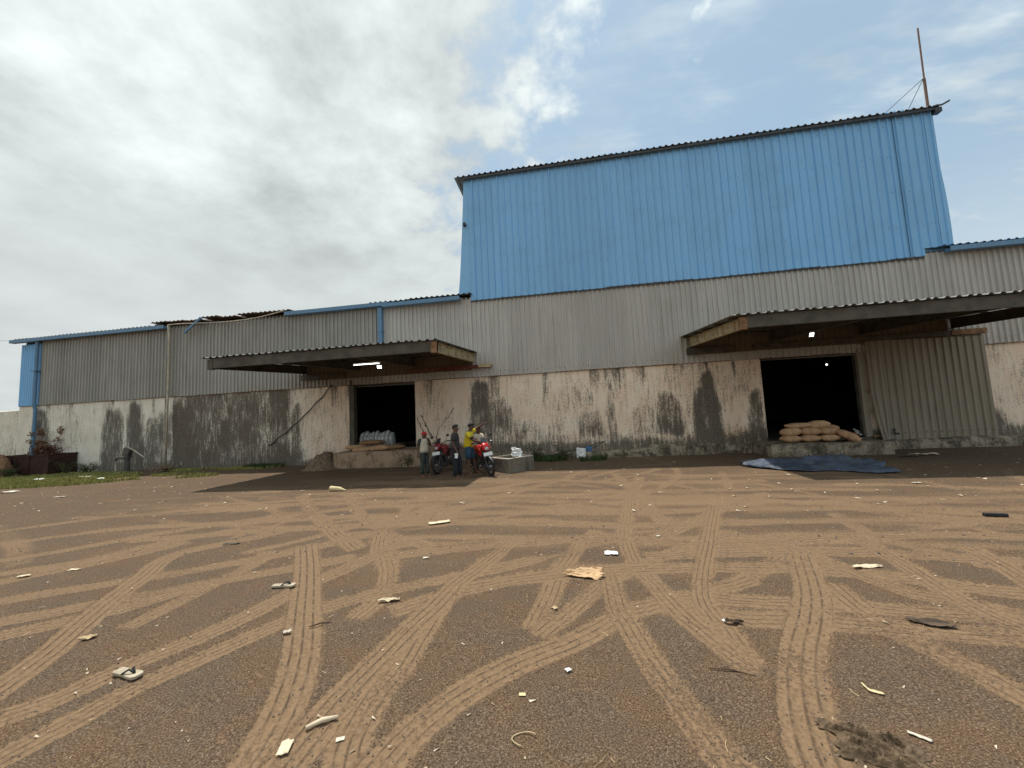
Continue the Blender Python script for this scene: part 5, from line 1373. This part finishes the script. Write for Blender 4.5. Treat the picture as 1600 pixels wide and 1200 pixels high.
# rider sitting on the red motorcycle
person((-3.26, 12.62), a1+.25, 'person in pale cream shirt sitting on the bright red motorcycle',
       stand(pelvis=(0, 0, .96), chest=(.05, 0, 1.27), neck=(.07, 0, 1.43), head=(.11, 0, 1.555), shl=(.05, .17, 1.37), shr=(.05, -.17, 1.37), ell=(.22, .21, 1.17), elr=(.22, -.21, 1.17), wrl=(.40, .16, 1.09), wrr=(.40, -.16, 1.09),
             hil=(.04, .10, .93), hir=(.04, -.10, .93), knl=(.38, .20, .80), knr=(.38, -.20, .80), anl=(.30, .22, .40), anr=(.30, -.22, .40), tol=(.43, .23, .345), tor=(.43, -.23, .345)),
       dict(shirt='cloth_cream', legs='orange_cloth', leg=.5), .92, (.5, 0), 'people by the motorcycles', base=0.0)

# ------------------------------------------------------------------ litter, each piece its own thing
def scrap(name, mat, x, y, w, h, rz, label, cat='litter', amp=.012, seed=0, th=.003, lift=.004, shape=None, nx=8, ny=6, rx=0., ry=0.):
    return cloth_sheet(name, mat, (x, y, gz(x, y)+lift*.5+.004), (rx, ry, rz), w*.74, h*.74, label, cat, amp*.5, nx, ny, seed, min(th, .003), shape)
scrap('flattened_box', 'pale_card', -2.48, 6.68, .50, .17, .42, 'long cream flattened box lying in the middle of the yard', 'cardboard', .03, 1, .012)
scrap('crushed_packet', 'white_plastic', .39, 5.21, .22, .17, -.05, 'crushed white packet just behind the torn brown cardboard', 'packet', .035, 2, .01)
def ragged(a, b, x, y):
    return (x*(1+.9*float(fbm(b*4+3, a*1.5, 3))), y*(1+1.1*float(fbm(a*5+8, b*1.5, 3)))*(1-.6*abs(a)))
def flap(a, b, x, y):
    j = .10*float(fbm(a*11+2, b*2, 3)); return (x+.16*float(fbm(b*9+5, 2, 3)), y*(.22+.78*sstep(a, -.5, .12))+j*abs(b)*1.6-.05*a)
def torn(a, b, x, y): return (x+.05*math.sin(b*7), y*(.35+.65*sstep(a, -.5, .25))+.04*math.sin(a*17)*abs(b)*2)
scrap('torn_cardboard', 'cardboard', .02, 4.54, .54, .30, .10, 'torn brown cardboard with one corner standing up', 'cardboard', .060, 3, .003, .012, flap, 34, 18, .10)
scrap('torn_paper', 'pale_card', -1.76, 2.11, .085, .13, .35, 'tan torn paper strip at the bottom left on a tyre track', 'paper', .012, 4, .003, .006)
scrap('paper_tag', 'dirty_white', -1.47, 2.20, .065, .04, .45, 'small white paper tag between two tracks near the bottom', 'paper', .004, 5)
scrap('paper_tag', 'yellow_paper', -.44, 2.64, .06, .038, .08, 'small yellowish paper tag alone on the dark grit', 'paper', .004, 6)
scrap('paper_wad', 'white_plastic', -.14, 2.90, .055, .045, .7, 'small crumpled white wad on dark grit right of centre', 'paper', .03, 7)
def ell(a, b, x, y): return (x+(.05 if b > .1 and a < -.1 else 0)*0, y+(.05*sstep(-a, .2, .5)))
scrap('paper_strip', 'yellow_paper', 1.78, 2.87, .13, .035, -.45, 'bent pale yellow paper strip on the grit at lower right', 'paper', .010, 8, .003, .006, ell)
scrap('paper_strip', 'dirty_white', 1.76, 2.52, .12, .03, -.62, 'white frayed paper strip right of the brown sacking', 'paper', .012, 9)
scrap('paper_strip', 'pale_card', 3.12, 4.88, .36, .10, .12, 'long whitish torn strip on the dark patch at right', 'paper', .03, 10, .003, .004, ragged, 26, 12)
m = MB(); m.box((-.13, -.035, 0), (.13, .035, .05)); o = bevel(m.build('black_block', 'black_rubber', None, False, None, (6.16, 6.86, gz(6.16, 6.86)), (0, 0, -.15)), .008); tag(o, 'small black rubber block near the right edge of the yard', 'block')
m = MB(); m.tube([(-.22, 0, .07), (.05, 0, .06), (.26, 0, .02)], [.075, .06, .012], 10); tag(m.build('paper_cone', 'yellow_paper', None, True, 50, (-6.55, 9.78, gz(-6.55, 9.78)), (0, 0, -.05)), 'yellow paper cone lying at the edge of the left canopy shadow', 'paper')
scrap('straw_clump', 'straw_mat', -4.5, 2.97, .15, .09, .5, 'frayed straw clump between two tracks at the left', 'straw', .04, 12, .003, .004, ragged, 26, 14)
scrap('crumpled_rag', 'pale_card', -1.97, 3.79, .26, .085, .28, 'crumpled pale rag at the end of the short track', 'rag', .05, 13, .003, .004, ragged, 26, 12)
scrap('crumpled_rag', 'dark_cloth', 1.26, 3.64, .17, .07, -.1, 'small dark crumpled rag with white scrap beside it', 'rag', .05, 14, .003, .002, ragged, 24, 12)
scrap('torn_foil', 'white_plastic', 1.19, 3.66, .04, .05, .6, 'tiny white foil scrap touching the small dark rag', 'foil', .02, 15)
scrap('trampled_cloth', 'dark_cloth', 2.80, 3.74, .36, .15, -.3, 'dark trampled cloth pressed into the tracks at right', 'cloth', .030, 16, .003, .000, ragged, 44, 24)
scrap('paper_ring', 'dirty_white', -2.05, 4.97, .10, .07, .2, 'small white scrap alone left of the torn cardboard', 'paper', .02, 17)
scrap('paper_wad', 'dirty_white', -2.65, 3.20, .085, .06, .5, 'small white wad left of the long left track', 'paper', .03, 18)
scrap('torn_paper', 'pale_card', -7.43, 4.18, .17, .08, .5, 'tan torn scrap at the far left edge of the yard', 'paper', .02, 19)
scrap('torn_paper', 'pale_card', -6.96, 4.41, .20, .07, .2, 'beige torn scrap near the left edge on a track', 'paper', .02, 20)
scrap('plastic_strip', 'green_strip', -5.54, 5.47, .34, .07, .3, 'dark green plastic strip lying left of centre', 'strip', .03, 21)
scrap('plastic_scrap', 'dirty_white', -15.96, 9.67, .42, .12, .2, 'long white plastic scrap on bare soil before the grass', 'plastic', .04, 22)
scrap('plastic_scrap', 'dirty_white', -19.84, 10.65, .62, .28, .3, 'crumpled white plastic at the left edge on the soil', 'plastic', .10, 23)
scrap('plastic_scrap', 'white_plastic', -23.17, 13.3, .5, .22, .5, 'white plastic scrap lying in the grass before the tank', 'plastic', .12, 24, .004, .05)
scrap('plastic_scrap', 'white_plastic', -19.71, 13.2, .5, .22, -.3, 'white plastic scrap in the grass below the hand pump', 'plastic', .12, 25, .004, .05)
scrap('plastic_scrap', 'dirty_white', -21.6, 13.9, .8, .3, .1, 'dirty white sheet in the grass left of the drain slab', 'plastic', .10, 26, .004, .05)
scrap('torn_paper', 'dirty_white', 1.13, 5.95, .07, .06, .3, 'tiny pale scrap right behind the crushed packet', 'paper', .015, 27)
scrap('straw_clump', 'straw_mat', -.28, 3.77, .06, .07, .8, 'tiny straw clump on the track left of centre', 'straw', .03, 28)
scrap('paper_wad', 'dirty_white', 7.22, 9.54, .20, .12, .1, 'pale wad at the edge of the right canopy shadow', 'paper', .04, 29)
scrap('torn_sacking', 'pale_card', 10.9, 14.0, .95, .35, -.1, 'torn pale sacking on the ground right of the right platform', 'sacking', .10, 30, .005, .01, torn, 12, 8)
scrap('torn_sacking', 'dark_cloth', 10.2, 13.65, .9, .30, .1, 'dark torn sacking at the right end of the blue tarpaulin', 'sacking', .08, 31, .005, .01, torn, 12, 8)
m = MB(); P = [(.075*math.cos(a)*(1+.0), .05*math.sin(a), .006+.006*math.sin(a*2)) for a in np.linspace(.6, 4.6, 12)]; m.tube(P, .0035, 5); tag(m.build('straw_loop', 'straw_mat', None, True, None, (-.38, 2.29, gz(-.38, 2.29)+.004)), 'curled straw loop on the dark grit near the bottom edge', 'straw')
m = MB(); m.tube([(-.09, 0, .010), (0, .01, .016), (.09, 0, .010)], [.012, .016, .010], 7); tag(m.build('wood_stub', 'pale_card', None, True, None, (-1.66, 2.30, gz(-1.66, 2.30)), (0, 0, .6)), 'short pale wood stub on the crossing tracks at bottom', 'wood')
m = MB(); m.tube([(-.13, 0, .008), (0, .008, .014), (.15, -.01, .006)], [.004, .006, .003], 6); tag(m.build('twig', 'stem_brown', None, True, None, (.98, 3.0, gz(.98, 3.0)), (0, 0, -.15)), 'thin dark twig beside the end of a short track', 'twig')
m = MB(); m.tube([(-.09, 0, .008), (0, .02, .014), (.09, .01, .006)], [.006, .008, .003], 6); tag(m.build('twig', 'stem_brown', None, True, None, (-2.42, 3.33, gz(-2.42, 3.33)), (0, 0, .5)), 'thin dark twig lying across the long left track', 'twig')

def slipper(x, y, rz, label):
    t = empty('lost_slipper', (x, y, gz(x, y)+.008), rz); tag(t, label, 'slipper'); v = []; f = []
    prof = [(-.13, .028), (-.115, .036), (-.06, .036), (0, .034), (.06, .042), (.105, .042), (.13, .026)]
    for zz in (0, .024):
        for l, w in prof: v += [(l, w, zz), (l, -w, zz)]
    n = len(prof)
    for k in range(n-1): a = 2*k; q = 2*n; f += [(a, a+1, a+3, a+2), (a+q, a+q+2, a+q+3, a+q+1), (a, a+2, a+q+2, a+q), (a+1, a+q+1, a+q+3, a+3)]
    f += [(0, 2*n, 2*n+1, 1), (2*n-2, 2*n-1, 4*n-1, 4*n-2)]
    m = MB(); m.add(v, f); bevel(m.build('sole', 'sole_cream', t), .006)
    m = MB(); m.tube([(-.01, .034, .024), (.04, .015, .055), (.08, 0, .026)], .007, 6); m.tube([(-.01, -.034, .024), (.04, -.015, .055), (.08, 0, .026)], .007, 6); m.build('strap', 'black_rubber', t, True)
slipper(-3.41, 4.06, .15, 'pale slipper lying beside the long left track'); slipper(-3.50, 2.57, -.15, 'pale slipper lying between tracks near the left corner')

def sacking():
    """crumpled brown sacking half buried at the end of the big right track"""
    v = []; f = []; nx, ny = 60, 40; w, h = .40, .25
    for j in range(ny+1):
        for i in range(nx+1):
            a, b = i/nx-.5, j/ny-.5
            e = 1+.35*float(fbm(b*5, 3, 3))*2; q = 1+.35*float(fbm(a*6, 9, 3))*2
            x = a*w*e; y = b*h*q-.12*a
            n_ = float(fbm(a*4+2, b*7+a*3, 3))*2; n2_ = float(fbm(a*9+7, b*15+a*8, 2))*2
            fold = .042*(1-min(1, abs(n_)*2.6))**1.2*(1-(2*abs(a))**3)+.012*(1-min(1, abs(n2_)*3))**1.5
            z = fold+.015*abs(float(fbm(a*10, b*14, 3)))+.006
            ed = min(1, min(.5-abs(a), .5-abs(b))/.09); v.append((x, y, -.004+(z+.004)*ed))
    for j in range(ny):
        for i in range(nx): f.append((j*(nx+1)+i, j*(nx+1)+i+1, (j+1)*(nx+1)+i+1, (j+1)*(nx+1)+i))
    m = MB(); m.add(v, f); o = m.build('brown_sacking', 'brown_sacking', None, True, 50, (1.48, 2.40, gz(1.48, 2.40)+.004), (0, 0, -.12))
    s = o.modifiers.new('thickness', 'SOLIDIFY'); s.thickness = .004; s.offset = 1
    tag(o, 'crumpled brown sacking half buried at the end of the big right track', 'sacking')
sacking()

# ------------------------------------------------------------------ uncountable small stuff
def scatter():
    r = np.random.default_rng(77)
    def put(name, mat, n, size, flat, ylo, yhi, label, cat, p=1.):
        V = []; F = []
        u = r.random(n)**p; y = ylo+(yhi-ylo)*u; x = -(1.5+1.7*y)+(3.2+2.8*y)*r.random(n); z = gh(x, y)
        for i in range(n):
            s = size*r.uniform(.4, 1.5); a = r.random()*6.28; c, sn = math.cos(a), math.sin(a); k = len(V)
            if flat:
                l = s*r.uniform(.7, 2.6); q = s*r.uniform(.35, .8); t = .004+s*r.uniform(0, .35); zz = z[i]+.003
                for (dx, dy, dz_) in ((-l, -q, 0), (l, -q, t), (l*.8, q, 0), (-l*.7, q, t)): V.append((x[i]+c*dx-sn*dy, y[i]+sn*dx+c*dy, zz+dz_))
                F.append((k, k+1, k+2)); F.append((k, k+2, k+3))
            else:
                h = s*r.uniform(.5, .9)
                for (dx, dy, dz_) in ((s, 0, 0), (0, s*.8, .1*h), (-s, 0, 0), (0, -s*.8, .1*h), (.1*s, .1*s, h)): V.append((x[i]+c*dx-sn*dy, y[i]+sn*dx+c*dy, z[i]+dz_-.001))
                for q in range(4): F.append((k+q, k+(q+1) % 4, k+4))
        me = bpy.data.meshes.new(name); me.from_pydata(V, [], F); me.update(); me.materials.append(M[mat])
        tag(link(name, me), label, cat, None, 'stuff')
    put('paper_bits', 'scrap_mix', 330, .008, True, 1.8, 9, 'tiny pale paper and straw bits strewn over the yard', 'litter', 1.2)
    put('far_paper_bits', 'scrap_mix', 260, .026, True, 7, 14.5, 'pale litter bits strewn over the far yard', 'litter')
    put('pebbles', 'pebble', 9000, .0065, False, 1.7, 6.5, 'small loose stones scattered over the near grit', 'gravel', 1.4)
    put('far_pebbles', 'pebble', 2500, .018, False, 5, 15.5, 'loose stones scattered over the far yard', 'gravel')
    V = []; F = []
    for i in range(130):                       # straws
        y = 1.9+r.random()**1.3*5; x = -(1+1.5*y)+(2+2.5*y)*r.random(); a = r.random()*6.28; L = r.uniform(.012, .045); w = .0013; z = gz(x, y)+.006; k = len(V)
        c, s = math.cos(a), math.sin(a); b = r.uniform(-.3, .3)
        for t in (-1, 0, 1):
            px, py = x+c*L*t-s*b*L*t*t, y+s*L*t+c*b*L*t*t; V += [(px-s*w, py+c*w, z), (px+s*w, py-c*w, z+.002)]
        F += [(k, k+1, k+3, k+2), (k+2, k+3, k+5, k+4)]
    me = bpy.data.meshes.new('straws'); me.from_pydata(V, [], F); me.update(); me.materials.append(M['straw_mat']); tag(link('straws', me), 'loose straws strewn over the near ground', 'straw', None, 'stuff')
scatter()
